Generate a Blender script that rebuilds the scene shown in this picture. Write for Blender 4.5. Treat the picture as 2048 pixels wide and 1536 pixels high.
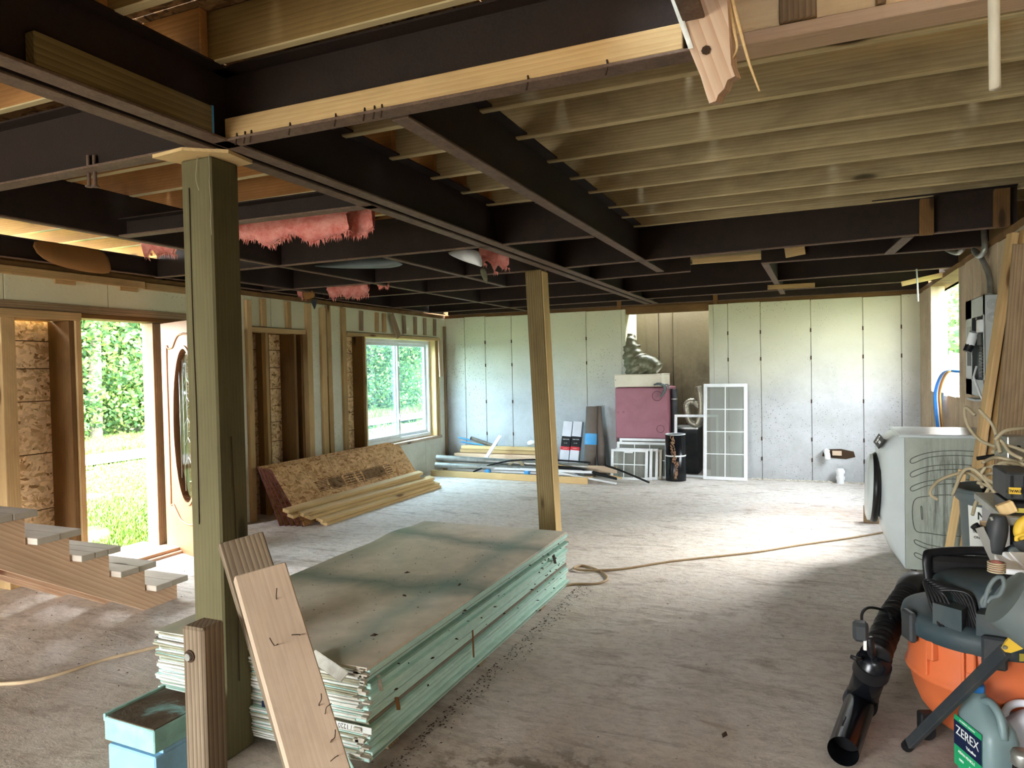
import bpy, math, random
from mathutils import Vector, Matrix, Quaternion, noise
random.seed(7)
SC = bpy.context.scene
for _o in list(bpy.data.objects): bpy.data.objects.remove(_o)
V = Vector
# ------------------------------------------------------------------ camera, sky, exposure
CAM_H = 1.55
R_ = V((0.91870501, 0.39439639, -0.02079871)); D_ = V((-0.01064599, -0.02791331, -0.99955366)); F_ = V((-0.39480091, 0.91851638, -0.02144536))
cam_d = bpy.data.cameras.new('camera'); cam = bpy.data.objects.new('camera', cam_d); SC.collection.objects.link(cam)
cam_d.sensor_width = 36; cam_d.lens = 1408.5/2048*36; cam_d.clip_start = 0.05; cam_d.clip_end = 300
_m = Matrix.Identity(4)
for i in range(3):
    _m[i][0] = R_[i]; _m[i][1] = -D_[i]; _m[i][2] = -F_[i]
_m[2][3] = CAM_H
cam.matrix_world = _m
SC.camera = cam
w = bpy.data.worlds.new('overcast_sky'); SC.world = w; w.use_nodes = True
nt = w.node_tree; nt.nodes.clear()
wo = nt.nodes.new('ShaderNodeOutputWorld'); bg = nt.nodes.new('ShaderNodeBackground')
tc = nt.nodes.new('ShaderNodeTexCoord'); sx = nt.nodes.new('ShaderNodeSeparateXYZ'); cr_ = nt.nodes.new('ShaderNodeValToRGB')
nt.links.new(tc.outputs['Generated'], sx.inputs[0]); nt.links.new(sx.outputs['Z'], cr_.inputs[0])
cr_.color_ramp.elements[0].position = 0.0; cr_.color_ramp.elements[0].color = (0.95, 0.97, 1.0, 1)
cr_.color_ramp.elements[1].position = 0.9; cr_.color_ramp.elements[1].color = (0.80, 0.90, 1.0, 1)
nt.links.new(cr_.outputs[0], bg.inputs[0]); bg.inputs[1].default_value = 6.0
nt.links.new(bg.outputs[0], wo.inputs[0])
def sun(rot, strength, angle, col=(1, .95, .86)):
    l = bpy.data.lights.new('sun', 'SUN'); l.energy = strength; l.angle = math.radians(angle); l.color = col
    o = bpy.data.objects.new('sun', l); SC.collection.objects.link(o); o.rotation_euler = [math.radians(a) for a in rot]; o.location = (0, 0, 12)
def portal(name, loc, normal, sx_, sy_):
    l = bpy.data.lights.new(name, 'AREA'); l.shape = 'RECTANGLE'; l.size = sx_; l.size_y = sy_; l.cycles.is_portal = True
    o = bpy.data.objects.new(name, l); SC.collection.objects.link(o); o.location = loc
    o.rotation_euler = V(normal).to_track_quat('-Z', 'Y').to_euler()
SC.view_settings.view_transform = 'Standard'; SC.view_settings.look = 'None'; SC.view_settings.gamma = 1
SC.view_settings.use_curve_mapping = False
SC.view_settings.exposure = 3.1
SC.cycles.use_denoising = True
SC.cycles.max_bounces = 10; SC.cycles.diffuse_bounces = 7; SC.cycles.glossy_bounces = 4; SC.cycles.transmission_bounces = 8
SC.cycles.transparent_max_bounces = 12
SC.cycles.caustics_reflective = False; SC.cycles.caustics_refractive = False; SC.cycles.sample_clamp_indirect = 6
# hazy sun behind thin cloud, coming in low through the right wall opening
sun((0, 0, 0), 3.2, 28, (1, .95, .87))
bpy.data.objects['sun'].rotation_euler = V((-.60, -.68, -.55)).to_track_quat('-Z', 'Y').to_euler()
# daylight portals at the openings, the last one unseen behind the camera
portal('daylight_portal', (-5.78, 4.22, 1.0), (1, 0, 0), 0.8, 2.1)
portal('daylight_portal', (-5.78, 8.95, 1.25), (1, 0, 0), 1.8, 1.5)
portal('daylight_portal', (1.5, 8.36, 1.82), (-1, 0, 0), 1.9, 1.2)
portal('daylight_portal', (-3.55, -3.95, 1.15), (0, 1, 0), 2.7, 2.2)

# ------------------------------------------------------------------ helpers: pixels of the survey -> room coordinates
def _ray(x, y): return R_*(x-1024)+D_*(y-768)+F_*1408.5
def PZ(x, y, z=0.0):
    k = _ray(x, y); return V((0, 0, CAM_H)) + k*((z-CAM_H)/k.z)
def PX(x, y, X):
    k = _ray(x, y); return V((0, 0, CAM_H)) + k*(X/k.x)
def PY(x, y, Y):
    k = _ray(x, y); return V((0, 0, CAM_H)) + k*(Y/k.y)

# ------------------------------------------------------------------ materials
def hexc(h, s=1.0):
    h = h.lstrip('#'); c = [int(h[i:i+2], 16)/255 for i in (0, 2, 4)]
    return tuple((x/12.92 if x <= .04045 else ((x+.055)/1.055)**2.4)*s for x in c)+(1,)
class NT:
    def __init__(s, name):
        s.m = bpy.data.materials.new(name); s.m.use_nodes = True; s.t = s.m.node_tree; s.t.nodes.clear()
        s.out = s.n('ShaderNodeOutputMaterial'); s.b = s.n('ShaderNodeBsdfPrincipled'); s.l(s.b.outputs[0], s.out.inputs[0])
        s.b.inputs['Specular IOR Level'].default_value = 0.3
    def n(s, t, **k):
        x = s.t.nodes.new(t)
        for a, b in k.items(): setattr(x, a, b)
        return x
    def l(s, a, b): s.t.links.new(a, b)
    def coord(s, scale=(1, 1, 1), rand=True, rot=(0, 0, 0), which='Object'):
        t = s.n('ShaderNodeTexCoord'); m = s.n('ShaderNodeMapping'); m.inputs['Scale'].default_value = scale; m.inputs['Rotation'].default_value = rot
        if rand:
            oi = s.n('ShaderNodeObjectInfo'); mu = s.n('ShaderNodeMath', operation='MULTIPLY'); mu.inputs[1].default_value = 37.0
            s.l(oi.outputs['Random'], mu.inputs[0])
            ad = s.n('ShaderNodeVectorMath', operation='ADD'); s.l(t.outputs[which], ad.inputs[0]); s.l(mu.outputs[0], ad.inputs[1]); s.l(ad.outputs[0], m.inputs[0])
        else: s.l(t.outputs[which], m.inputs[0])
        return m.outputs[0]
    def noise(s, vec, scale, detail=4, rough=.6, dist=0):
        x = s.n('ShaderNodeTexNoise'); x.inputs['Scale'].default_value = scale; x.inputs['Detail'].default_value = detail
        x.inputs['Roughness'].default_value = rough; x.inputs['Distortion'].default_value = dist; s.l(vec, x.inputs['Vector']); return x.outputs['Fac']
    def vor(s, vec, scale, out='Distance', feature='F1'):
        x = s.n('ShaderNodeTexVoronoi', feature=feature); x.inputs['Scale'].default_value = scale; s.l(vec, x.inputs['Vector']); return x.outputs[out]
    def ramp(s, fac, stops):
        x = s.n('ShaderNodeValToRGB'); e = x.color_ramp.elements
        while len(e) < len(stops): e.new(0.5)
        for q, (p, c) in zip(e, stops): q.position = p; q.color = c if hasattr(c, '__len__') else (c, c, c, 1)
        s.l(fac, x.inputs[0]); return x.outputs[0]
    def mix(s, fac, a, b, mode='MIX'):
        x = s.n('ShaderNodeMix', data_type='RGBA', blend_type=mode)
        for v, i in ((fac, 0), (a, 6), (b, 7)):
            if hasattr(v, 'is_linked') or hasattr(v, 'links'): s.l(v, x.inputs[i])
            else: x.inputs[i].default_value = v
        return x.outputs[2]
    def mth(s, op, a, b=None, c=None):
        x = s.n('ShaderNodeMath', operation=op)
        for i, v in enumerate((a, b, c)):
            if v is None: continue
            if hasattr(v, 'links'): s.l(v, x.inputs[i])
            else: x.inputs[i].default_value = v
        return x.outputs[0]
    def col(s, c):
        if hasattr(c, 'links'): s.l(c, s.b.inputs['Base Color'])
        else: s.b.inputs['Base Color'].default_value = c
    def bump(s, h, strength=.3, dist=.01):
        x = s.n('ShaderNodeBump'); x.inputs['Strength'].default_value = strength; x.inputs['Distance'].default_value = dist
        s.l(h, x.inputs['Height']); s.l(x.outputs[0], s.b.inputs['Normal'])
    def set(s, rough=.8, metal=0.0, **k):
        s.b.inputs['Roughness'].default_value = rough; s.b.inputs['Metallic'].default_value = metal
        for a, b in k.items(): s.b.inputs[a].default_value = b
        return s.m
def wood(name, c1, c2, knot=None, dirt=None, dirt_amt=.4, rings=1.0, rough=.8, gs=1.0, ax=0):
    """grain runs along the local X axis of the piece (ax=1: along Y)"""
    s = NT(name); perm = (lambda a, b: (a, b, b)) if ax == 0 else (lambda a, b: (b, a, b))
    v = s.coord(perm(1.1*gs, 24*gs))
    w_ = s.n('ShaderNodeTexWave', wave_type='RINGS', rings_direction='X' if ax == 0 else 'Y', wave_profile='SAW'); w_.inputs['Scale'].default_value = 1.0
    w_.inputs['Distortion'].default_value = 11.0; w_.inputs['Detail'].default_value = 2; w_.inputs['Detail Scale'].default_value = .35; w_.inputs['Detail Roughness'].default_value = .45
    s.l(v, w_.inputs['Vector'])
    fine = s.noise(s.coord(perm(3*gs, 90*gs)), 2.0, 3, .6)
    f = s.mth('MULTIPLY_ADD', w_.outputs['Fac'], .42*rings, s.mth('MULTIPLY', fine, .62))
    c = s.ramp(f, [(.18, hexc(c1)), (.95, hexc(c2))])
    blot = s.noise(s.coord(perm(.8, 2.5)), 1.5, 3); c = s.mix(s.ramp(blot, [(.35, .3), (.65, 0.0)]), c, hexc(c2, .6))
    if knot:
        kv = s.vor(s.coord(perm(1.3, 4.6)), 1.0)
        k = s.ramp(kv, [(.035, 1.0), (.08, .85), (.12, .2), (.2, 0.0)])
        c = s.mix(k, c, hexc(knot))
    if dirt:
        d = s.noise(s.coord(perm(1.2, 3)), 1.6, 6, .65, .6)
        c = s.mix(s.ramp(d, [(.45, 0.0), (.75, dirt_amt)]), c, hexc(dirt))
    s.col(c); s.bump(f, .12, .003); return s.set(rough)
def plain(name, c, rough=.6, metal=0.0, var=.0, dirt=None, damt=.4, dscale=6, bump=0, **k):
    s = NT(name); col = hexc(c)
    if var or dirt:
        n = s.noise(s.coord((1, 1, 1)), dscale, 6, .65, .4)
        dk = hexc(dirt) if dirt else tuple(x*(1-var) for x in col[:3])+(1,)
        cc = s.mix(s.ramp(n, [(.4, 0.0), (.75, damt if dirt else 1.0)]), col, dk); s.col(cc)
        if bump: s.bump(n, bump, .01)
    else: s.col(col)
    return s.set(rough, metal, **k)
def osb(name, c1, c2, c3, sc=1.0):
    s = NT(name); v0 = s.coord((1, 1, 1))
    n = s.n('ShaderNodeTexNoise'); n.inputs['Scale'].default_value = 6; s.l(v0, n.inputs['Vector'])
    ad = s.n('ShaderNodeVectorMath', operation='MULTIPLY_ADD'); s.l(n.outputs['Color'], ad.inputs[0]); ad.inputs[1].default_value = (.12, .12, .12); s.l(v0, ad.inputs[2])
    def layer(rot, sc2):
        m = s.n('ShaderNodeMapping'); m.inputs['Rotation'].default_value = rot; m.inputs['Scale'].default_value = sc2; s.l(ad.outputs[0], m.inputs[0])
        x = s.n('ShaderNodeTexVoronoi', feature='F1'); x.inputs['Scale'].default_value = 1; s.l(m.outputs[0], x.inputs['Vector'])
        sp = s.n('ShaderNodeSeparateColor'); s.l(x.outputs['Color'], sp.inputs[0]); return sp.outputs[0], sp.outputs[1]
    a, a2 = layer((.3, .5, .5), (18*sc, 60*sc, 40*sc)); b, b2 = layer((-.6, .2, -.9), (52*sc, 16*sc, 40*sc))
    f = s.mix(s.mth('GREATER_THAN', a2, .5), a, b)
    c = s.ramp(f, [(.0, hexc(c3)), (.12, hexc(c2)), (.6, hexc(c1)), (1, hexc(c1, 1.2))])
    c = s.mix(s.ramp(s.noise(v0, 5, 5, .7), [(.52, 0.0), (.7, .55)]), c, hexc(c3))
    s.col(c); s.bump(f, .25, .004); return s.set(.75)
def concrete(name, c1, c2, tint=None, zlo=1.0, zhi=2.1, spots='#3c3a33', bug=1.0, rough=.85, streak=None):
    s = NT(name); v = s.coord((1, 1, 1), rand=False)
    n = s.noise(v, 2.2, 8, .65, .5); n2 = s.noise(v, 18, 5, .7)
    c = s.ramp(s.mth('MULTIPLY_ADD', n2, .35, s.mth('MULTIPLY', n, .75)), [(.3, hexc(c2)), (.72, hexc(c1))])
    if tint:
        sp = s.n('ShaderNodeSeparateXYZ'); s.l(v, sp.inputs[0])
        h = s.mth('MULTIPLY_ADD', s.noise(v, 1.1, 4), .9, sp.outputs[2])
        c = s.mix(s.ramp(s.mth('DIVIDE', h, 3.0), [((zlo+.45)/3, 0.0), ((zhi+.45)/3, .85)]), c, hexc(tint))
    if streak:
        sn = s.noise(s.coord((7, 7, .5), rand=False), 1.2, 4, .6)
        c = s.mix(s.ramp(sn, [(.55, 0.0), (.75, .5)]), c, hexc(streak))
    big = s.noise(v, .9, 3)
    d = s.vor(v, 30); thr = s.ramp(s.mth('MULTIPLY_ADD', big, .5, d), [(.33, 1.0), (.38, 0.0)])
    if bug: c = s.mix(s.mth('MULTIPLY', thr, .75*bug), c, hexc(spots))
    s.col(c); s.bump(s.mth('SUBTRACT', n2, s.mth('MULTIPLY', thr, .6)), .3, .01); return s.set(rough)
M = {}
M['treated'] = wood('treated_post_wood', '#6c6647', '#4f482c', '#302a16', '#443f2a', .4, .6)
M['treated_mid'] = wood('treated_post_tan', '#927f55', '#5f5030', '#38290f', '#4c4024', .4, 1.2)
M['joist_g'] = wood('joist_treated_wood', '#cfc098', '#94835c', '#2c2114', '#71664c', .6, .75)
M['joist_n'] = wood('joist_near_wood', '#a08552', '#6f5630', '#2c2114', '#5c4a2c', .5, .7)
M['joist_o'] = wood('joist_orange_wood', '#c08c52', '#8f6032', '#3b2210', '#5d3b1e', .5, .7)
M['spruce'] = wood('spruce_lumber', '#e6cb97', '#cda970', '#6b4524', '#a98c62', .25, .8)
M['fir'] = wood('fir_stringer', '#f8dcbc', '#dcae8a', '#8c5c44', None, .3, 1.3, gs=.8)
M['oldwood'] = wood('weathered_wood', '#b39a78', '#6f5a42', '#2f2418', '#4c3d2e', .5, 1.1)
M['greywood'] = wood('grey_weathered_wood', '#998972', '#62523f', '#2b2118', '#4a3b2c', .5, 1.5)
M['tread'] = wood('dusty_tread', '#d6ccbd', '#b5a793', '#5a4836', '#8c8070', .4, .5)
M['brownwood'] = wood('brown_jamb_wood', '#8d6a3f', '#5e4222', '#2c1c0e', '#3c2a18', .5, .8)
M['stud'] = wood('stud_pine', '#d3b684', '#b08b58', '#5b3d20', '#7c6444', .35, .7)
M['furr'] = wood('furring_pine', '#c8a876', '#93703f', '#4b3118', '#5e4930', .5, .8)
M['plank'] = wood('dusty_plank', '#cdb8a0', '#ad957c', '#3c2c1e', '#8a7864', .5, .5)
M['ply'] = wood('plywood_face', '#f0d9ae', '#e0c290', '#8a6236', '#9c7c50', .3, .35, gs=.6)
M['joist_lit'] = wood('joist_lit_underside', '#d9cba0', '#b8a678', '#5a4528', '#8d7d5c', .35, .5)  # paler wood for joist undersides: floor bounce light painted into the colour
M['pink'] = wood('pinkish_header_wood', '#d8bea2', '#bd9e80', '#4a3020', None, .3, .5)
M['broken'] = wood('broken_pink_wood', '#dcc4aa', '#bd9c80', '#54331f', '#9c7a62', .35, 1.5, gs=.7)
M['oak'] = wood('oak_door_stain', '#a9744e', '#80522f', None, None, 0, 1.0, rough=.45, ax=1)
M['osb'] = osb('osb_wall', '#f0d2a6', '#cfa874', '#8a6338')
M['osb_l'] = osb('osb_loose_sheet', '#dab283', '#bd8e5a', '#8b5a30')
M['osb_c'] = osb('osb_subfloor', '#8d6d48', '#664a2c', '#38250f')
M['conc'] = concrete('foundation_concrete', '#b7bbbe', '#9d9f9b', tint='#cfceaa')
M['conc_l'] = concrete('left_wall_concrete', '#e2e2d6', '#c8c6b2', tint='#d6d2ae', zlo=1.2, zhi=2.2, bug=.6)
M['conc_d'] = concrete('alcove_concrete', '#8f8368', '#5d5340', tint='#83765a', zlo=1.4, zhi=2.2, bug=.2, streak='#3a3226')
M['conc_r'] = concrete('board_formed_concrete', '#c0ad92', '#9a8770', bug=.25, streak='#6b5c48')
def mk_steel(name, c1, c2, sc):
    s = NT(name); v = s.coord((1, 1, 1)); n = s.noise(v, sc, 8, .75); n2 = s.noise(v, 90, 3, .7)
    s.col(s.ramp(s.mth('MULTIPLY_ADD', n2, .4, s.mth('MULTIPLY', n, .7)), [(.35, hexc(c1)), (.75, hexc(c2))]))
    s.bump(n2, .5, .004); return s.set(.75, .0)
M['steel'] = mk_steel('dark_painted_steel', '#1d1512', '#30221a', 5)
M['flange'] = mk_steel('rusty_lit_flange', '#4b3b33', '#7a6352', 14)  # rust, plus light from below painted into the flange tone
# floor: dusty slab, mud stains, damp spots, cracks
s = NT('dusty_slab'); v = s.coord((1, 1, 1), rand=False)
n = s.noise(v, .9, 8, .62, .8); n2 = s.noise(v, 7, 8, .7, .4); n3 = s.noise(v, 45, 4, .7)
base = s.ramp(s.mth('MULTIPLY_ADD', n2, .45, s.mth('MULTIPLY', n, .6)), [(.32, hexc('#8f7f6d')), (.52, hexc('#ad9e8c')), (.72, hexc('#c9bead'))])
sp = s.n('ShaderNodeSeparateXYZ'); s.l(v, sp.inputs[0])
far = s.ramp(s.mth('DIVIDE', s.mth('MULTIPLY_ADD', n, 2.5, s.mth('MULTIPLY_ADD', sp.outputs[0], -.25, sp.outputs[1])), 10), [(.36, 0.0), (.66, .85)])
c = s.mix(far, base, s.mix(s.ramp(n2, [(.4, 0.0), (.65, .8)]), hexc('#f6f1ea'), hexc('#ece2d6')))  # far end paler: window light painted into the slab colour
dirt = s.noise(s.coord((.8, 2.6, 1), rand=False), 2.3, 9, .72, 1.2)
c = s.mix(s.ramp(dirt, [(.53, 0.0), (.66, .55)]), c, hexc('#7d6a56'))
speck = s.ramp(s.vor(s.coord((.6, 1, 1), rand=False), 62), [(.10, 1.0), (.2, 0.0)]); c = s.mix(s.mth('MULTIPLY', speck, s.ramp(s.noise(v, 1.5, 5, .65, .6), [(.44, 0.0), (.66, .7)])), c, hexc('#66564a'))
smear = s.noise(s.coord((1.4, 6, 1), rand=False), 4.5, 8, .75, .8); c = s.mix(s.mth('MULTIPLY', s.ramp(smear, [(.60, 0.0), (.72, .45)]), s.ramp(n, [(.4, 0.0), (.6, 1.0)])), c, hexc('#77634f'))
# damp stains near the front of the slab
dx = s.mth('ADD', sp.outputs[0], .75); dy = s.mth('ADD', sp.outputs[1], -2.2)
rr = s.mth('SQRT', s.mth('ADD', s.mth('MULTIPLY', dx, dx), s.mth('MULTIPLY', s.mth('MULTIPLY', dy, dy), 3.0)))
damp = s.mth('MULTIPLY', s.ramp(rr, [(.55, 1.0), (1.1, 0.0)]), s.ramp(s.noise(v, 9, 6, .65), [(.5, 0.0), (.57, .85)]))
c = s.mix(damp, c, hexc('#54462c'))
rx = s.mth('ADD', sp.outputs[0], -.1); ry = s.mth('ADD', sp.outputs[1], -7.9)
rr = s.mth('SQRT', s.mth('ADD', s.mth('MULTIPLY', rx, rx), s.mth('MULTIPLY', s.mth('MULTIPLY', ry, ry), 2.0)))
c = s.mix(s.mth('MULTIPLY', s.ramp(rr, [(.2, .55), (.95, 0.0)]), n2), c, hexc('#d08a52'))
cm = s.n('ShaderNodeVectorMath', operation='MULTIPLY_ADD'); nn = s.n('ShaderNodeTexNoise'); nn.inputs['Scale'].default_value = 3; nn.inputs['Detail'].default_value = 6; s.l(v, nn.inputs['Vector'])
s.l(nn.outputs['Color'], cm.inputs[0]); cm.inputs[1].default_value = (.5, .5, .5); s.l(v, cm.inputs[2])
ed = s.vor(cm.outputs[0], .55, 'Distance', 'DISTANCE_TO_EDGE')
crk = s.mth('MULTIPLY', s.ramp(ed, [(.001, 1.0), (.003, 0.0)]), s.ramp(n, [(.55, 0.0), (.62, .6)]))
c = s.mix(crk, c, hexc('#4a3b2e'))
n4 = s.noise(s.coord((1, 1.6, 1), rand=False), 13, 12, .82, .3); c = s.mix(s.ramp(n4, [(.47, 0.0), (.62, .42)]), c, hexc('#7a6753'))
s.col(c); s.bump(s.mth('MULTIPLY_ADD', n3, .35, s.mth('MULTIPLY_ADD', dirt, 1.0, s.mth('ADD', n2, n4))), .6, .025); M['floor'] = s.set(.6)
M['white'] = plain('white_vinyl', '#e8ecee', .4, dirt='#9fa39c', damt=.3)
M['cream'] = plain('cream_painted_metal', '#ded8c4', .5, dirt='#a59c80', damt=.25)
M['maroon'] = plain('maroon_enamel', '#9a6470', .45, dirt='#6e404b', damt=.5, dscale=3)
M['black'] = plain('black_plastic', '#17181b', .38, dirt='#3a3630', damt=.35)
M['blackgloss'] = plain('black_shiny_tube', '#101216', .22)
M['dkgrey'] = plain('dark_grey_plastic', '#2d3338', .5, dirt='#5c564a', damt=.45)
M['slate'] = plain('slate_lid_plastic', '#34444a', .55, dirt='#6a655c', damt=.5, dscale=4)
M['canplastic'] = plain('grey_can_plastic', '#5c686a', .55, dirt='#73746a', damt=.5, dscale=3)
M['orange'] = plain('orange_plastic', '#d06a3c', .5, dirt='#a9603e', damt=.5, dscale=3)
M['metal'] = plain('galvanised_metal', '#a9aaa4', .38, .7, dirt='#5c5c50', damt=.6, dscale=9, bump=.2)
M['duct'] = plain('old_duct_wrap', '#7a7a62', .4, .25, dirt='#3a3828', damt=.8, dscale=9, bump=.6)
M['foil'] = plain('foil_flex_duct', '#a8a493', .35, .6, dirt='#504838', damt=.6)
M['wgloss'] = plain('washer_enamel', '#c9d3d3', .25, dirt='#a8aea8', damt=.3, dscale=2)
M['rubber'] = plain('black_rubber', '#0c0c0e', .6)
M['blue'] = plain('blue_tubing', '#2f7fd0', .4)
M['bluelt'] = plain('light_blue_plastic', '#4fa0dc', .5)
M['brown'] = plain('brown_insulated_wire', '#7c4a26', .5)
M['tanwire'] = plain('tan_wire', '#b9985c', .5)
M['cord'] = plain('dusty_cord', '#b9a281', .7, dirt='#8a7456', damt=.5)
M['wire'] = plain('cream_cable', '#b8ac8e', .6, dirt='#7d7258', damt=.5)
M['yellow'] = plain('yellow_plastic', '#dcb63c', .5, dirt='#a98a34', damt=.3)
M['yellowd'] = plain('dull_yellow_label', '#b9aa4c', .6)
M['panelgrey'] = plain('grey_enamel', '#b4bcbc', .4, dirt='#8f9590', damt=.3)
M['card'] = plain('brown_cardboard', '#8a6236', .85, dirt='#6c4a26', damt=.5, dscale=4)
M['felt'] = plain('grey_brown_paper_roll', '#6e655e', .85, dirt='#4a423c', damt=.5, dscale=4)
M['lblblue'] = plain('blue_label', '#3f9bd6', .6, dirt='#8fb6cc', damt=.4)
M['lblblack'] = plain('black_print', '#1a1a1c', .7)
M['lblred'] = plain('red_print', '#c8343a', .7)
M['lblwhite'] = plain('white_label', '#dfe2dc', .7)
M['lblnavy'] = plain('navy_label', '#101c3c', .6)
M['lblgreen'] = plain('green_label', '#1f9a62', .6)
M['boxwhite'] = plain('white_carton', '#d6d8de', .8, dirt='#a9aab4', damt=.3)
M['redstain'] = plain('dark_red_panel_edge', '#4e1714', .7, dirt='#2c0c0a', damt=.5)
M['aqua'] = plain('aqua_drywall_edge', '#c9ece2', .7, dirt='#8faaa0', damt=.4, dscale=9)
M['aqua_d'] = plain('dirty_aqua_edge', '#8fb6a8', .75, dirt='#6f7c6c', damt=.6, dscale=9)
M['taupe'] = plain('bare_taupe_edge', '#8c8476', .8, dirt='#6a6254', damt=.5, dscale=9)
M['tape_d'] = plain('dirty_drywall_end', '#a8a48c', .85, dirt='#5c5844', damt=.7, dscale=12)
M['rib'] = plain('grimy_shadow_rib', '#656b60', .6, dirt='#3a3c34', damt=.7, dscale=20)  # grime plus painted rib shadow so the embossed ribs stand out
M['tape'] = plain('white_drywall_end', '#dcdcd2', .8, dirt='#8b8670', damt=.7, dscale=9)
M['plaster'] = plain('torn_gypsum', '#cfcabb', .9, dirt='#7c7460', damt=.7, dscale=14)
s = NT('insulation_pink'); v = s.coord((1, 1, 1)); n = s.noise(v, 14, 6, .7); sp = s.n('ShaderNodeSeparateXYZ'); s.l(v, sp.inputs[0])
s.col(s.mix(s.ramp(s.mth('MULTIPLY_ADD', n, .12, sp.outputs[2]), [(-.02, .95), (.09, 0.0)]), s.ramp(n, [(.3, hexc('#d0685e')), (.7, hexc('#f0aea0'))]), hexc('#e8cdb8')))
s.bump(n, .8, .03); M['insul'] = s.set(.95)
s = NT('glass_clear'); s.set(.02, 0, **{'Transmission Weight': 1.0, 'IOR': 1.45}); s.col((.95, 1, .98, 1)); 
tr = s.n('ShaderNodeBsdfTransparent'); gl = s.n('ShaderNodeBsdfGlossy'); gl.inputs['Roughness'].default_value = .03; gl.inputs[0].default_value = (.9, .95, 1, 1)
fr = s.n('ShaderNodeFresnel'); fr.inputs[0].default_value = 1.4; mx = s.n('ShaderNodeMixShader'); tr.inputs[0].default_value = (.90, .94, .93, 1)
mx.inputs[0].default_value = .025; s.l(tr.outputs[0], mx.inputs[1]); s.l(gl.outputs[0], mx.inputs[2]); s.l(mx.outputs[0], s.out.inputs[0]); M['glass'] = s.m
s = NT('dusty_pane'); tr = s.n('ShaderNodeBsdfTransparent'); tr.inputs[0].default_value = (.86, .9, .88, 1); df = s.n('ShaderNodeBsdfDiffuse'); df.inputs[0].default_value = (.42, .42, .38, 1)
mx = s.n('ShaderNodeMixShader'); mx.inputs[0].default_value = .35; s.l(tr.outputs[0], mx.inputs[1]); s.l(df.outputs[0], mx.inputs[2]); s.l(mx.outputs[0], s.out.inputs[0]); M['dustpane'] = s.m
# dusty pane with insect screen haze
s = NT('hazy_pane'); tr = s.n('ShaderNodeBsdfTransparent'); tr.inputs[0].default_value = (.8, .9, .97, 1); df = s.n('ShaderNodeBsdfDiffuse'); df.inputs[0].default_value = (.72, .88, 1, 1)
mx = s.n('ShaderNodeMixShader'); mx.inputs[0].default_value = .14; s.l(tr.outputs[0], mx.inputs[1]); s.l(df.outputs[0], mx.inputs[2]); s.l(mx.outputs[0], s.out.inputs[0]); M['haze'] = s.m
# drywall top paper with green-blue water stains
s = NT('stained_drywall_paper'); v = s.coord((1, 1, 1), rand=False); sp = s.n('ShaderNodeSeparateXYZ'); s.l(v, sp.inputs[0])
nz = s.noise(v, 1.6, 5, .6, .5); n2 = s.noise(v, 9, 5, .6)
c = s.ramp(n2, [(.3, hexc('#c9c3b2')), (.7, hexc('#e0d9c8'))])
def band(c0, width, kx, amt):
    y = s.mth('ADD', s.mth('MULTIPLY_ADD', sp.outputs[0], kx, sp.outputs[1]), s.mth('MULTIPLY_ADD', nz, .5, -.25-c0))
    return s.ramp(s.mth('ABSOLUTE', y), [(0.0, amt*.85), (width, 0.0)])
c = s.mix(band(.72, .16, .12, .8), c, hexc('#4f756c')); c = s.mix(band(-.22, .17, -.1, .85), c, hexc('#4a7066'))
xb = s.mth('ABSOLUTE', s.mth('ADD', sp.outputs[0], s.mth('MULTIPLY_ADD', nz, .3, -.50)))
c = s.mix(s.ramp(xb, [(0.0, .55), (.13, 0.0)]), c, hexc('#6a9087'))
xc = s.mth('ABSOLUTE', s.mth('ADD', sp.outputs[0], .50)); c = s.mix(s.ramp(xc, [(0.0, .5), (.16, 0.0)]), c, hexc('#7f9080'))
d = s.vor(v, 16); c = s.mix(s.ramp(s.mth('MULTIPLY_ADD', nz, .25, d), [(.14, .9), (.17, 0.0)]), c, hexc('#2e261c'))
s.col(c); s.bump(nz, .2, .02); M['dwtop'] = s.set(.48)
s = NT('streaked_washer_side'); v = s.coord((1, 1, 1), rand=False); st = s.noise(s.coord((26, 26, 1.6), rand=False), 1.3, 6, .75, .3); sp = s.n('ShaderNodeSeparateXYZ'); s.l(v, sp.inputs[0])
inside = s.mth('MULTIPLY', s.ramp(sp.outputs[0], [(.08, 0.0), (.16, 1.0)]), s.ramp(sp.outputs[2], [(.80, 1.0), (.9, .25)]))
c = s.mix(s.mth('MULTIPLY', s.ramp(st, [(.42, 0.0), (.66, .85)]), inside), s.ramp(s.noise(v, 5), [(.3, hexc('#98a094')), (.7, hexc('#aeb6aa'))]), hexc('#34362c'))
s.col(c); M['wside'] = s.set(.5)
s = NT('dusty_box_top'); v = s.coord((1, 1, 1)); n = s.noise(v, 5, 7, .7, .6)
s.col(s.ramp(n, [(.36, hexc('#7fa8a4')), (.46, hexc('#5c5446')), (.62, hexc('#4a3c2c')), (.8, hexc('#7a6a54'))])); s.bump(n, .4, .02); M['boxtop'] = s.set(.9)
M['teal'] = plain('aqua_box_side', '#9cccc4', .7, dirt='#5c7a74', damt=.6, dscale=10)
M['boxblue'] = plain('light_blue_box_side', '#8fc0e0', .7, dirt='#7a98ac', damt=.5, dscale=10)
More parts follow.
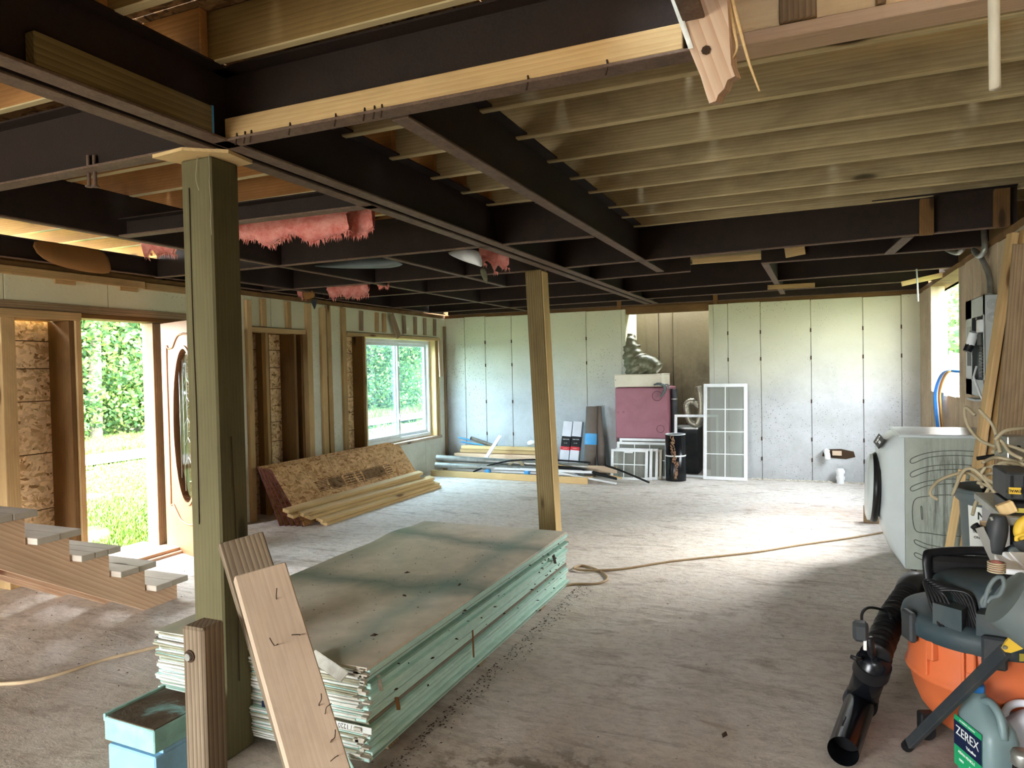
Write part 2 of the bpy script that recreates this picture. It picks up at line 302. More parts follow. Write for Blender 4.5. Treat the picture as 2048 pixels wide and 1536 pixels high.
# outdoors
s = NT('leaf_green'); oi = s.n('ShaderNodeObjectInfo'); g = s.n('ShaderNodeNewGeometry'); 
c = s.ramp(g.outputs['Random Per Island'], [(0.0, hexc('#2e4c32')), (.5, hexc('#4f743e')), (.85, hexc('#78944e')), (1, hexc('#a0a95a'))]); s.col(c)
tl = s.n('ShaderNodeBsdfTranslucent'); s.l(c, tl.inputs[0]); mx = s.n('ShaderNodeMixShader'); mx.inputs[0].default_value = .4
s.l(s.b.outputs[0], mx.inputs[1]); s.l(tl.outputs[0], mx.inputs[2]); s.l(mx.outputs[0], s.out.inputs[0]); M['leaf'] = s.set(.6)
s = NT('lawn'); v = s.coord((1, 1, 1), rand=False); n = s.noise(v, .7, 7, .7); n2 = s.noise(v, 25, 4, .7)
s.col(s.ramp(s.mth('MULTIPLY_ADD', n2, .5, s.mth('MULTIPLY', n, .6)), [(.35, hexc('#345420')), (.55, hexc('#566a30')), (.75, hexc('#716a50'))])); s.bump(n2, .6, .03); M['lawn'] = s.set(.9)
M['gravel'] = plain('pale_gravel', '#a09a90', .9, dirt='#777064', damt=.5, dscale=30, bump=.4)
M['bark'] = plain('tree_bark', '#8c8478', .9, dirt='#5c564a', damt=.6, dscale=12, bump=.5)
M['litter'] = plain('leaf_litter', '#3a2a1c', .9)
# ------------------------------------------------------------------ geometry helpers
COL = SC.collection
I4 = Matrix.Identity(4)
def WM(o):
    m = o.matrix_basis.copy(); p = o.parent
    while p: m = p.matrix_basis @ m; p = p.parent
    return m
def put(name, me, mat=None, X=I4, parent=None, label=None, cat=None, group=None, kind=None):
    o = bpy.data.objects.new(name, me); COL.objects.link(o)
    if me is not None and mat is not None and not me.materials:
        for q in (mat if isinstance(mat, (list, tuple)) else [mat]): me.materials.append(q if not isinstance(q, str) else M[q])
    if parent is not None: o.parent = parent; o.matrix_basis = WM(parent).inverted() @ X
    else: o.matrix_basis = X
    if label: o['label'] = label
    if cat: o['category'] = cat
    if group: o['group'] = group
    if kind: o['kind'] = kind
    return o
def thing(name, label, cat, loc=(0, 0, 0), group=None, rz=0):
    return put(name, None, None, Matrix.Translation(V(loc)) @ Matrix.Rotation(rz, 4, 'Z'), None, label, cat, group)
def struct(name, loc=(0, 0, 0)): return put(name, None, None, Matrix.Translation(V(loc)), kind='structure')
def mesh(verts, faces, mi=None, smooth=False, mats=None):
    me = bpy.data.meshes.new('m'); me.from_pydata([tuple(v) for v in verts], [], faces)
    if mats:
        for q in mats: me.materials.append(M[q] if isinstance(q, str) else q)
    if mi: me.polygons.foreach_set('material_index', mi)
    if smooth: me.polygons.foreach_set('use_smooth', [True]*len(faces))
    me.update(); return me
class MB:
    def __init__(s): s.v = []; s.f = []; s.m = []; s.sm = []
    def add(s, vs, fs, X=None, mi=0, sm=False):
        b = len(s.v); s.v += [(X @ V(v)) if X is not None else V(v) for v in vs]
        s.f += [tuple(i+b for i in f) for f in fs]; s.m += [mi]*len(fs); s.sm += [sm]*len(fs); return s
    def box(s, x0, x1, y0, y1, z0, z1, mi=0, X=None, ch=0):
        if ch <= 0:
            vs = [(x, y, z) for x in (x0, x1) for y in (y0, y1) for z in (z0, z1)]
            return s.add(vs, [(0, 1, 3, 2), (4, 6, 7, 5), (0, 4, 5, 1), (2, 3, 7, 6), (0, 2, 6, 4), (1, 5, 7, 3)], X, mi)
        c = ((x0+x1)/2, (y0+y1)/2, (z0+z1)/2); h = ((x1-x0)/2, (y1-y0)/2, (z1-z0)/2); vs = []; ids = {}
        for sx in (-1, 1):
            for sy in (-1, 1):
                for sz in (-1, 1):
                    for a in range(3):
                        q = [sx*h[0], sy*h[1], sz*h[2]]
                        for b in range(3):
                            if b != a: q[b] -= (sx, sy, sz)[b]*ch
                        ids[(sx, sy, sz, a)] = len(vs); vs.append([q[k]+c[k] for k in range(3)])
        fs = []
        for a in range(3):
            b, d = (a+1) % 3, (a+2) % 3
            for sg in (-1, 1):
                quad = []
                for (p, q) in ((-1, -1), (1, -1), (1, 1), (-1, 1)):
                    k = [0, 0, 0]; k[a] = sg; k[b] = p; k[d] = q; quad.append(ids[(*k, a)])
                fs.append(tuple(quad if sg > 0 else quad[::-1]))
            for p in (-1, 1):
                for q in (-1, 1):
                    k0 = [0, 0, 0]; k0[b] = p; k0[d] = q; k0[a] = -1; k1 = list(k0); k1[a] = 1
                    f = [ids[(*k0, b)], ids[(*k1, b)], ids[(*k1, d)], ids[(*k0, d)]]
                    fs.append(tuple(f if p*q < 0 else f[::-1]))
        for sx in (-1, 1):
            for sy in (-1, 1):
                for sz in (-1, 1):
                    f = [ids[(sx, sy, sz, 0)], ids[(sx, sy, sz, 1)], ids[(sx, sy, sz, 2)]]
                    fs.append(tuple(f if sx*sy*sz > 0 else f[::-1]))
        return s.add(vs, fs, X, mi)
    def cyl(s, p0, p1, r0, r1=None, n=16, mi=0, caps=True, sm=True):
        r1 = r0 if r1 is None else r1; p0, p1 = V(p0), V(p1); q = (p1-p0).to_track_quat('Z', 'Y').to_matrix()
        vs = []; 
        for p, r in ((p0, r0), (p1, r1)):
            for i in range(n):
                a = 2*math.pi*i/n; vs.append(p+q @ V((r*math.cos(a), r*math.sin(a), 0)))
        s.add(vs, [(i, (i+1) % n, n+(i+1) % n, n+i) for i in range(n)], None, mi, sm)
        if caps: s.add(vs, [tuple(range(n))[::-1], tuple(range(n, 2*n))], None, mi)
        return s
    def tube(s, pts, r, n=6, mi=0, sub=6, closed=False, flat=1.0, caps=True, rr=None):
        pts = [V(p) for p in pts]; P = smooth_path(pts, sub, closed) if sub > 1 else pts
        m = len(P); vs = []; prev = None
        for i, p in enumerate(P):
            t = (P[(i+1) % m if closed else min(i+1, m-1)]-P[(i-1) % m if closed else max(i-1, 0)])
            if t.length < 1e-9: t = V((0, 0, 1))
            t.normalize()
            if prev is None:
                u = t.cross(V((0, 0, 1)));
                if u.length < .1: u = t.cross(V((1, 0, 0)))
            else: u = prev-t*prev.dot(t)
            u.normalize(); prev = u; w_ = t.cross(u); q = r if rr is None else rr(i/(m-1))
            for k in range(n):
                a = 2*math.pi*k/n; vs.append(p+u*q*math.cos(a)+w_*q*flat*math.sin(a))
        fs = []; L = m if closed else m-1
        for i in range(L):
            j = (i+1) % m
            for k in range(n): fs.append((i*n+k, i*n+(k+1) % n, j*n+(k+1) % n, j*n+k))
        if caps and not closed: fs += [tuple(range(n))[::-1], tuple(range((m-1)*n, m*n))]
        return s.add(vs, fs, None, mi, True)
    def lathe(s, prof, n=28, mi=0, X=None, sm=True, a0=0, a1=2*math.pi):
        vs = []; fs = []; full = abs(a1-a0-2*math.pi) < 1e-6; m = n if full else n+1
        for (r, z) in prof:
            for i in range(m):
                a = a0+(a1-a0)*i/n; vs.append((r*math.cos(a), r*math.sin(a), z))
        for j in range(len(prof)-1):
            for i in range(n):
                k = (i+1) % m; fs.append((j*m+i, j*m+k, (j+1)*m+k, (j+1)*m+i))
        return s.add(vs, fs, X, mi, sm)
    def prism(s, poly, z0, z1, X=None, mi=0):
        n = len(poly); vs = [(p[0], p[1], z0) for p in poly]+[(p[0], p[1], z1) for p in poly]
        return s.add(vs, [tuple(range(n))[::-1], tuple(range(n, 2*n))]+[(i, (i+1) % n, n+(i+1) % n, n+i) for i in range(n)], X, mi)
    def mesh(s, mats=None):
        me = mesh(s.v, s.f, s.m, False, mats); me.polygons.foreach_set('use_smooth', s.sm); return me
    def put(s, name, mat, parent=None, X=None, **k):
        """bake to a mesh whose origin sits at its centre, so object coordinates stay local"""
        if X is None:
            lo = [min(v[i] for v in s.v) for i in range(3)]; hi = [max(v[i] for v in s.v) for i in range(3)]
            c = V([(a+b)/2 for a, b in zip(lo, hi)])
            if k.pop('base', False): c.z = lo[2]
            s.v = [v-c for v in s.v]; X = Matrix.Translation(c)
        me = s.mesh(mat if isinstance(mat, (list, tuple)) else [mat]); return put(name, me, None, X, parent, **k)
def smooth_path(p, sub, closed=False):
    out = []; n = len(p); L = n if closed else n-1
    for i in range(L):
        a = p[(i-1) % n] if closed or i > 0 else p[0]*2-p[1]; b = p[i]; c = p[(i+1) % n]; d = p[(i+2) % n] if closed or i+2 < n else p[n-1]*2-p[n-2]
        for k in range(sub):
            t = k/sub; out.append(.5*((2*b)+(c-a)*t+(2*a-5*b+4*c-d)*t*t+(-a+3*b-3*c+d)*t**3))
    if not closed: out.append(p[-1])
    return out
_bc = {}
def frame(A, B, side=(0, 0, 1)):
    A, B = V(A), V(B); x = (B-A).normalized(); y = V(side)-x*V(side).dot(x)
    if y.length < 1e-4: y = V((0, 1, 0))-x*x.y
    y.normalize(); z = x.cross(y); m = Matrix.Identity(4)
    for i in range(3): m[i][0] = x[i]; m[i][1] = y[i]; m[i][2] = z[i]; m[i][3] = (A[i]+B[i])/2
    return m
def board(name, A, B, w_, t, mat, side=(0, 0, 1), parent=None, ch=.003, **k):
    """a sawn piece from A to B (centre line); w_ across the side direction, t through"""
    L = (V(B)-V(A)).length; key = (round(L, 3), round(w_, 3), round(t, 3), mat if isinstance(mat, str) else mat.name)
    if key not in _bc: _bc[key] = MB().box(-L/2, L/2, -w_/2, w_/2, -t/2, t/2, ch=ch).mesh([mat])
    return put(name, _bc[key], None, frame(A, B, side), parent, **k)
def bx(name, x0, x1, y0, y1, z0, z1, mat, parent=None, ch=.003, **k):
    """axis-aligned piece, longest side is the grain"""
    d = (abs(x1-x0), abs(y1-y0), abs(z1-z0)); c = ((x0+x1)/2, (y0+y1)/2, (z0+z1)/2); a = d.index(max(d))
    e = V([1 if i == a else 0 for i in range(3)]); rest = [i for i in range(3) if i != a]; s_ = V([1 if i == rest[0] else 0 for i in range(3)])
    return board(name, V(c)-e*d[a]/2, V(c)+e*d[a]/2, d[rest[0]], d[rest[1]], mat, s_, parent, min(ch, min(d)*.3), **k)
def slab(name, x0, x1, y0, y1, z0, z1, mat, parent=None, ch=.0, **k):
    """concrete-like piece: mesh in room coordinates so neighbouring pieces share one continuous pattern"""
    return put(name, MB().box(x0, x1, y0, y1, z0, z1, ch=ch).mesh([mat]), None, I4, parent, **k)
def text(name, s_, size, X, mat, parent, ext=.0008, sx=1.0):
    c = bpy.data.curves.new('t', 'FONT'); c.body = s_; c.size = size; c.extrude = ext; c.align_x = 'CENTER'; c.align_y = 'CENTER'
    o = bpy.data.objects.new('t', c); COL.objects.link(o); bpy.context.view_layer.update()
    me = bpy.data.meshes.new_from_object(o.evaluated_get(bpy.context.evaluated_depsgraph_get())); bpy.data.objects.remove(o); me.materials.clear()
    for v in me.vertices: v.co.x *= sx
    return put(name, me, mat, X, parent)
def face_frame(c, right, up):
    r, u = V(right).normalized(), V(up); u = (u-r*u.dot(r)).normalized(); n = r.cross(u); m = Matrix.Identity(4)
    for i in range(3): m[i][0] = r[i]; m[i][1] = u[i]; m[i][2] = n[i]; m[i][3] = c[i]
    return m

# ================================================================== SETTING
WT = 2.375  # top of the foundation walls
XL, XR, YF, YB = -5.45, 1.20, 10.0, -4.0
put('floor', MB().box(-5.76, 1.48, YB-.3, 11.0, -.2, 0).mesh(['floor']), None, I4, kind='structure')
# outdoor ground
def grid_sheet(x0, x1, y0, y1, z, nx, ny, amp, mat, seed=0):
    vs = []; fs = []
    for j in range(ny+1):
        for i in range(nx+1):
            x = x0+(x1-x0)*i/nx; y = y0+(y1-y0)*j/ny
            vs.append((x, y, z+amp*noise.noise(V((x*.35+seed, y*.35, 0)))))
    for j in range(ny):
        for i in range(nx): a = j*(nx+1)+i; fs.append((a, a+1, a+nx+2, a+nx+1))
    return mesh(vs, fs, smooth=True, mats=[mat])
put('lawn', grid_sheet(-70, -5.5, -30, 80, -.16, 60, 90, .05, 'lawn'), None, I4, kind='structure')
put('ground', grid_sheet(1.45, 50, -30, 60, .15, 40, 60, .3, 'lawn', 5), None, I4, kind='structure')
put('ground', grid_sheet(-70, 50, -60, -4.3, -.1, 40, 20, .02, 'gravel', 9), None, I4, kind='structure')
vs = []; fs = []
for j in range(61):
    y = -20+j*1.4; xm = -13.5+.35*math.sin(y*.12)
    for i in range(5): vs.append((xm+(i-2)*.42+.05*noise.noise(V((i, y, 3))), y, -.10+(.015 if i in (1, 3) else .03)))
    if j:
        for i in range(4): a = (j-1)*5+i; fs.append((a, a+1, a+6, a+5))
put('driveway', mesh(vs, fs, smooth=True, mats=['gravel']), None, I4, kind='structure')

# far wall: poured panels between form seams, furnace alcove
wf = struct('wall_far', (-2, YF, 0))
xs = [-5.75, -5.1, -4.74, -4.29, -3.7, -3.09, -2.558]
def far_panels(xs, y, yb, mat, top=WT):
    for a, b in zip(xs, xs[1:]):
        slab('wall_panel', a+.003, b-.003, y, yb, 0, top+.02*noise.noise(V((a*3, 0, 0))), mat, wf, ch=.004)
slab('wall_backing', -5.7, -2.55, YF+.02, YF+.3, 0, WT-.02, 'conc', wf)
slab('wall_backing', -1.29, 1.5, YF+.02, YF+.3, 0, WT-.02, 'conc', wf)
far_panels(xs, YF-.004, YF+.05, 'conc'); far_panels([-1.272, -1.08, -.66, -.04, .57, 1.0, 1.3], YF-.004, YF+.05, 'conc')
slab('alcove_side', -2.56, -2.5, YF-.004, YF+.75, 0, WT, 'conc', wf, ch=.006); slab('alcove_side', -1.33, -1.27, YF-.004, YF+.75, 0, WT, 'conc', wf)
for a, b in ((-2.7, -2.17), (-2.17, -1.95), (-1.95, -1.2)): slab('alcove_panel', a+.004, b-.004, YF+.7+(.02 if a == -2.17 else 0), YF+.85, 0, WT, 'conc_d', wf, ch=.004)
bx('alcove_lintel', -2.5, -1.33, YF+.03, YF+.16, WT-.07, WT+.03, 'brownwood', wf)
# snap-tie holes and rust marks on the seams
tb = MB()
for x in [-4.74, -4.29, -3.7, -3.09, -1.08, -.66, -.04, .57, 1.0]:
    for z in (.28, .55, 1.05, 1.62, 1.98):
        if random.random() < .72: tb.box(x-.008, x+.008, YF-.012, YF, z-.03, z+.02)
tb.put('form_ties', 'litter', wf, kind='stuff')
# left wall with three framed openings
wl = struct('wall_left', (XL, 4, 0))
TH = .27
def lw(y0, y1, z0, z1, mat='conc_l', name='wall_panel'): return slab(name, XL-TH, XL, y0+.002, y1-.002, z0, z1, mat, wl, ch=.003)
lw(YB-.2, 1.2, 0, WT); 
for a, b in ((1.2, 2.6), (2.6, 3.29), (3.29, 4.12), (4.12, 4.95), (4.95, 5.5)): lw(a, b, 2.135, 2.33)
lw(5.5, 5.66, 0, WT)
for a, b in ((5.66, 6.05), (6.05, 6.68)): lw(a, b, 2.06, WT)
for a, b in ((6.68, 6.95), (6.95, 7.35)): lw(a, b, 0, WT)
for a, b in ((7.35, 8.05), (8.05, 8.75), (8.75, 9.4), (9.4, 9.78)): lw(a, b, 2.07, WT)
for a, b in ((7.35, 8.4), (8.4, 9.3), (9.3, 9.78)): lw(a, b, 0, .5)
lw(9.78, 10.0, 0, WT)
# ledgers and header boards over the wide opening
bx('ledger_board', XL-.06, XL+.04, .5, 4.45, 2.325, 2.385, 'furr', wl); bx('ledger_board', XL-.06, XL+.03, 4.46, 5.5, 2.32, 2.38, 'furr', wl)
for y in (3.66, 4.22): bx('nailing_block', XL, XL+.02, y, y+.17, 2.29, 2.335, 'furr', wl)
bx('header_board', XL-.2, XL+.015, 1.2, 5.5, 2.075, 2.135, 'oldwood', wl); bx('header_board', XL-.2, XL+.03, 1.2, 3.86, 2.01, 2.072, 'stud', wl)
bx('header_board', XL-.2, XL+.0, 3.87, 5.5, 2.035, 2.073, 'brownwood', wl)
bx('stud', XL-.13, XL-.0, 3.26, 3.36, 0, 2.01, 'stud', wl); bx('stud', XL-.13, XL-.0, 2.5, 2.6, 0, 2.01, 'stud', wl); bx('stud', XL-.13, XL-.0, 1.7, 1.8, 0, 2.01, 'stud', wl)
bx('jamb_board', XL-.27, XL-.0, 3.77, 3.815, 0, 2.01, 'brownwood', wl); bx('jamb_board', XL-.26, XL+.02, 3.815, 3.86, 0, 2.01, 'stud', wl)
# sheathing seen between the studs: one sheet per course
def sheets(y0, y1, zs, x=XL-.25):
    for a, b in zip(zs, zs[1:]): bx('osb_panel', x-.012+random.uniform(-.003, .003), x, y0, y1, a+.004, b-.004, 'osb', wl, ch=.002)
sheets(.9, 3.77, [0, .28, .5, .95, 1.37, 1.63, 1.85, 2.01]); bx('sheathing_backing', XL-.30, XL-.265, .8, 3.8, 0, 2.05, 'brownwood', wl)
# right jamb of the door
bx('jamb_board', XL-.16, XL-.02, 4.56, 4.70, 0.02, 2.03, 'oldwood', wl); bx('jamb_board', XL-.20, XL+.03, 4.70, 4.75, 0.0, 2.03, 'stud', wl)
bx('stud', XL-.13, XL, 4.79, 4.90, 0, 2.035, 'stud', wl); bx('stud', XL-.13, XL, 5.35, 5.5, 0, 2.035, 'stud', wl)
sheets(4.8, 5.5, [0, .5, 1.0, 1.5, 2.03])
bx('door_sill', XL-.3, XL+.35, 3.86, 4.62, -.06, .02, 'plank', wl); bx('sill_strip', XL+.20, XL+.30, 3.95, 4.6, .02, .045, 'pink', wl)
# second opening, boarded up
bx('stud', XL-.05, XL+.035, 5.66, 5.73, 0, 2.33, 'stud', wl); bx('header_board', XL-.12, XL+.03, 5.73, 6.58, 2.0, 2.05, 'stud', wl)
bx('stud', XL-.2, XL-.08, 6.02, 6.10, 0, 2.0, 'brownwood', wl); bx('stud', XL-.10, XL-.04, 6.0, 6.04, 0, 2.0, 'furr', wl)
sheets(5.66, 6.5, [0, .22, .48, .78, 1.0, 1.38, 1.62, 1.82, 2.0], XL-.22); bx('sheathing_backing', XL-.30, XL-.24, 5.6, 6.8, 0, 2.05, 'brownwood', wl)
bx('jamb_board', XL-.22, XL-.01, 6.42, 6.46, 0, 2.0, 'brownwood', wl); bx('jamb_board', XL-.22, XL-.03, 6.56, 6.60, 0, 2.05, 'brownwood', wl); bx('stud', XL-.1, XL-.06, 6.46, 6.5, 0, 2.0, 'furr', wl)
bx('stud', XL-.05, XL+.035, 6.60, 6.69, 0, 2.36, 'stud', wl)
# furring strips
def furr(y0, y1, z0, z1, mat='furr', x=.035, tilt=0):
    board('furring_strip', (XL+x/2, (y0+y1)/2, z0), (XL+x/2, (y0+y1)/2+tilt, z1), abs(y1-y0), x, mat, (0, 1, 0), wl)
for y in (5.88, 6.27): furr(y, y+.07, 2.06, 2.36)
furr(6.86, 6.95, 0, 2.33, 'stud'); furr(6.99, 7.07, 0, 2.37, 'furr', .03, -.02); furr(6.90, 6.98, 1.5, 2.3, 'oldwood', .025)
furr(7.27, 7.35, 0, 2.36, 'furr')
for y in (7.66, 8.02, 8.20, 8.72, 9.02, 9.3, 9.6): furr(y, y+.065, 2.09, 2.35, random.choice(['furr', 'furr', 'oldwood']), .03, random.uniform(-.015, .015))
board('splintered_board', (XL+.05, 8.36, 2.34), (XL+.06, 8.53, 2.03), .11, .02, 'oldwood', (0, 1, 0), wl)
board('splintered_board', (XL+.05, 9.72, 2.02), (XL+.05, 9.74, 1.45), .09, .02, 'broken', (0, 1, 0), wl)
bx('corner_strip', XL+.0, XL+.03, 9.92, 9.96, .1, 2.25, 'oldwood', wl)
# window opening framing
bx('header_board', XL-.2, XL+.03, 7.37, 9.78, 2.02, 2.06, 'stud', wl)
sheets(7.35, 7.84, [.5, .78, 1.02, 1.22, 1.55, 1.8, 2.02], XL-.2); bx('sheathing_backing', XL-.28, XL-.215, 7.3, 7.84, .5, 2.05, 'brownwood', wl)
bx('jamb_board', XL-.22, XL-.03, 7.78, 7.83, .5, 2.02, 'brownwood', wl); bx('jamb_board', XL-.22, XL-.04, 7.84, 7.87, .5, 2.02, 'spruce', wl)
bx('jamb_board', XL-.22, XL-.0, 9.66, 9.70, .5, 2.02, 'spruce', wl); bx('jamb_board', XL-.22, XL-.0, 9.72, 9.78, .5, 2.02, 'stud', wl)
bx('sill_board', XL-.22, XL+.0, 7.37, 7.85, .5, .545, 'stud', wl); bx('sill_board', XL-.24, XL+.03, 7.85, 9.78, .49, .53, 'plank', wl)
# window_1: white sliding unit
wi = struct('window_1', (XL-.15, 8.75, .55))
def sash_frame(par, x, y0, y1, z0, z1, w_, d, mat='white', nm='window_frame'):
    mb = MB()
    for a in ((y0, y1, z0, z0+w_), (y0, y1, z1-w_, z1), (y0, y0+w_, z0+w_, z1-w_), (y1-w_, y1, z0+w_, z1-w_)): mb.box(x-d/2, x+d/2, *a, ch=.004)
    return mb.put(nm, mat, par)
sash_frame(wi, XL-.14, 7.88, 9.65, .54, 2.01, .05, .09)
sh1 = sash_frame(wi, XL-.12, 7.93, 8.78, .59, 1.96, .045, .03, nm='sash'); sh2 = sash_frame(wi, XL-.155, 8.72, 9.6, .59, 1.96, .045, .03, nm='sash')
for y0, y1, x in ((7.97, 8.74, XL-.12), (8.76, 9.56, XL-.155)): put('pane', MB().box(x-.002, x+.002, y0, y1, .63, 1.92).mesh(['glass']), None, I4, sh1 if x > XL-.13 else sh2)
put('insect_screen', MB().box(XL-.182, XL-.181, 7.93, 9.6, .59, 1.96).mesh(['haze']), None, I4, wi)
for z in (.85, 1.62): bx('latch', XL-.105, XL-.09, 8.745, 8.765, z, z+.07, 'white', sh1)
# right wall: board-formed concrete with a window hole
wr = struct('wall_right', (XR, 4, 0))
OY0, OY1, OZ0, OZ1 = 7.42, 9.12, 1.22, 2.30
ys = [YB-.2, -1, 1.5, 3.4]
while ys[-1] < YF-.1: ys.append(ys[-1]+random.choice([.14, .19, .19, .24, .30]))
ys = [y for y in ys if abs(y-OY0) > .07 and abs(y-OY1) > .07 and y < 9.85]+[OY0, OY1, YF+.1]; ys.sort()
for a, b in zip(ys, ys[1:]):
    d = random.uniform(-.004, .004); t_ = WT+.012*noise.noise(V((a*5, 0, 1)))
    if a >= OY0-.01 and b <= OY1+.01:
        slab('wall_plank', XR+d, XR+.14, a+.003, b-.003, 0, OZ0-random.uniform(0, .03), 'conc_r', wr, ch=.003)
    else: slab('wall_plank', XR+d, XR+.14, a+.003, b-.003, 0, t_, 'conc_r', wr, ch=.003)
slab('wall_backing', XR+.02, XR+.13, YB, OY0-.01, 0, WT-.02, 'conc_r', wr); slab('wall_backing', XR+.02, XR+.13, OY1+.01, YF+.1, 0, WT-.02, 'conc_r', wr)
# back wall behind the camera: piers, header, unseen overhead-door opening sized for its light
wb = struct('wall_back', (-2, YB, 0))
slab('wall_panel', XL-.2, -4.9, YB-.3, YB, 0, WT, 'conc_l', wb); slab('wall_panel', -2.2, 1.45, YB-.3, YB, 0, WT, 'conc_l', wb); slab('wall_panel', -4.9, -2.2, YB-.3, YB, 2.25, WT, 'conc_l', wb)
# ceiling: joists, subfloor, rim
ce = struct('ceiling', (-2, 3, 2.7))
ZJ = 2.70
jy = [-3.6+.406*i for i in range(12)]+[1.15, 1.55, 1.95, 2.38, 2.80, 3.21, 3.65, 4.04, 4.42, 4.90, 5.28, 5.67]+[6.08+.406*i for i in range(10)]
_jc = {}
def joist(x0, x1, y0, y1, z0, z1, mat):
    k = (round(x1-x0, 2), mat)
    if k not in _jc:
        L = x1-x0; w_, t_ = (z1-z0)/2, (y1-y0)/2; mb = MB().box(-L/2, L/2, -t_, t_, -w_, w_, ch=.004)
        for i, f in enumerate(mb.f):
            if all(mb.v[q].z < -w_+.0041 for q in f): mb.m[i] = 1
        _jc[k] = mb.mesh([mat, 'joist_lit'])
    put('joist', _jc[k], None, Matrix.Translation(((x0+x1)/2, (y0+y1)/2, (z0+z1)/2)), ce)
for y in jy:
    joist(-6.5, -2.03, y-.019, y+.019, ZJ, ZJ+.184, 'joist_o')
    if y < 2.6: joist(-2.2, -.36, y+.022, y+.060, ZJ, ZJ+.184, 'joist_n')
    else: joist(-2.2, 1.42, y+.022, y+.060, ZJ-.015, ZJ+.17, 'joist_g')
# sheets laid across the joists
y = -4.2; k = 0
while y < 10.3:
    x = -6.6-(k % 2)*.6
    while x < 1.4:
        x0, x1 = max(x, -6.6), min(x+1.22, 1.45); y1 = min(y+1.22, 10.9)
        if x1 > x0+.02 and not (y < 2.6 and x1 > -.3 and x0 > -.9): bx('subfloor_panel', x0+.002, x1-.002, y+.002, y1-.002, ZJ+.186, ZJ+.203, 'osb_c', ce, ch=.002)
        x += 1.22
    y += 1.22; k += 1
# stairwell side at the upper right: plywood face with cripple studs on a doubled header
bx('stair_header', -.32, 1.4, 2.66, 2.70, ZJ-.015, ZJ+.03, 'pink', ce); bx('stair_header', -.32, 1.4, 2.70, 2.80, ZJ-.015, ZJ+.16, 'pink', ce)
for a, b in ((-.32, .45), (.455, 1.4)): bx('plywood_panel', a, b, 2.675, 2.69, ZJ+.03, 3.35, 'ply', ce, ch=.002)
for x, w_, mt in ((-.10, .12, 'oldwood'), (.20, .03, 'oldwood'), (.62, .14, 'oldwood'), (.9, .05, 'oldwood')): bx('cripple_stud', x, x+w_, 2.645, 2.672, ZJ+.032, 3.35, mt, ce)
bx('stairwell_side', -.36, -.33, -4, 2.66, ZJ, 3.4, 'brownwood', ce); bx('stairwell_side', 1.3, 1.34, -4, 2.7, WT, 3.4, 'ply', ce)
slab('upper_ceiling', -.4, 1.4, -4, 2.8, 3.4, 3.45, 'ply', ce); slab('stairwell_end', -.4, 1.4, -4.05, -4, WT, 2.9, 'ply', ce)  # end wall stops short, leaving an added gap that lights the plywood
bx('subfloor_panel', -.35, 1.45, 2.80, 3.118, ZJ+.186, ZJ+.203, 'osb_c', ce, ch=.002)
# rim around the floor framing
for nm, a in (('rim_board', (-5.72, -5.66, -4.3, 2.7, WT, 2.9)), ('rim_board', (-5.72, -5.66, 4.9, 10.9, WT, 2.9)), ('rim_board', (1.4, 1.45, -4.3, 10.9, WT, 2.9)), ('rim_board', (-5.7, 1.45, 10.86, 10.9, WT, 2.9)), ('rim_board', (-5.7, 1.45, -4.3, -4.26, WT, 2.9))):
    bx(nm, *a, 'brownwood', ce)
slab('wall_backing', -5.75, 1.48, 10.9, 10.96, -.2, 2.9, 'conc_d', wf); slab('wall_backing', -5.75, -5.7, 10.0, 10.9, -.2, 2.9, 'conc_d', wf)  # outer slabs added behind the walls to block stray daylight
slab('rim_backing', -2.7, -1.2, 10.74, 10.86, WT, 2.7, 'brownwood', ce)
slab('sill_plate', -5.7, -5.45-.0, -4, 10.0, WT, WT+.05, 'brownwood', ce); slab('sill_plate', 1.2, 1.45, -4, 10.0, WT, WT+.05, 'brownwood', ce)
slab('sill_plate', -5.72, -5.66, 2.6, 5.0, WT+.04, WT+.16, 'brownwood', ce)
for a in (-2.62, -1.27): slab('rim_backing', a, a+.06, 10.0, 10.86, WT, 2.9, 'brownwood', ce)  # pieces added above the alcove sides to stop a light leak
slab('sill_plate', -5.7, 1.45, 10.05, 10.3, WT, WT+.05, 'brownwood', ce)
# ================================================================== STEEL
ZB = 2.43; HB = .265
def beam(A, B, label, face=1, h=HB, fl=.07, zb=ZB, trimA=0, trimB=0, tw=.008, top=True):
    """channel: web on the centre line, flanges towards side `face` (left of A->B = +1)"""
    A = V((A[0], A[1], 0)); B = V((B[0], B[1], 0)); d = (B-A).normalized(); nrm = V((-d.y, d.x, 0))*face; L = (B-A).length
    X = Matrix.Identity(4)
    for i in range(3): X[i][0] = d[i]; X[i][1] = nrm[i]; X[i][2] = (0, 0, 1)[i]; X[i][3] = (A.x, A.y, zb)[i]
    t = put('steel_beam', None, None, X, None, label, 'steel beam')
    mb = MB(); vs = []
    for y in (0, tw): vs += [(0, y, .006), (L, y, .006), (L-trimB, y, h), (trimA, y, h)]
    mb.add(vs, [(0, 1, 2, 3), (7, 6, 5, 4), (0, 4, 5, 1), (3, 2, 6, 7), (0, 3, 7, 4), (1, 5, 6, 2)]); put('web', mb.mesh(['steel']), None, X, t)
    n = max(2, int(L/.12)); mb = MB()
    put('bottom_flange', MB().box(0, L, 0, fl, -.004, .006, ch=.002).mesh(['flange']), None, X, t)
    if top: put('top_flange', MB().box(trimA, L-trimB, 0, fl, h, h+.008).mesh(['steel']), None, X, t)
    t['kind'] = 'thing'; return t
beam((-2.085, -3.5), (-2.085, 9.95), 'long main channel beam over both posts, member facing the bare joists', -1, fl=.075)
beam((-2.125, -3.5), (-2.125, 9.95), 'long main channel beam over both posts, member facing the doorway', 1, fl=.075)
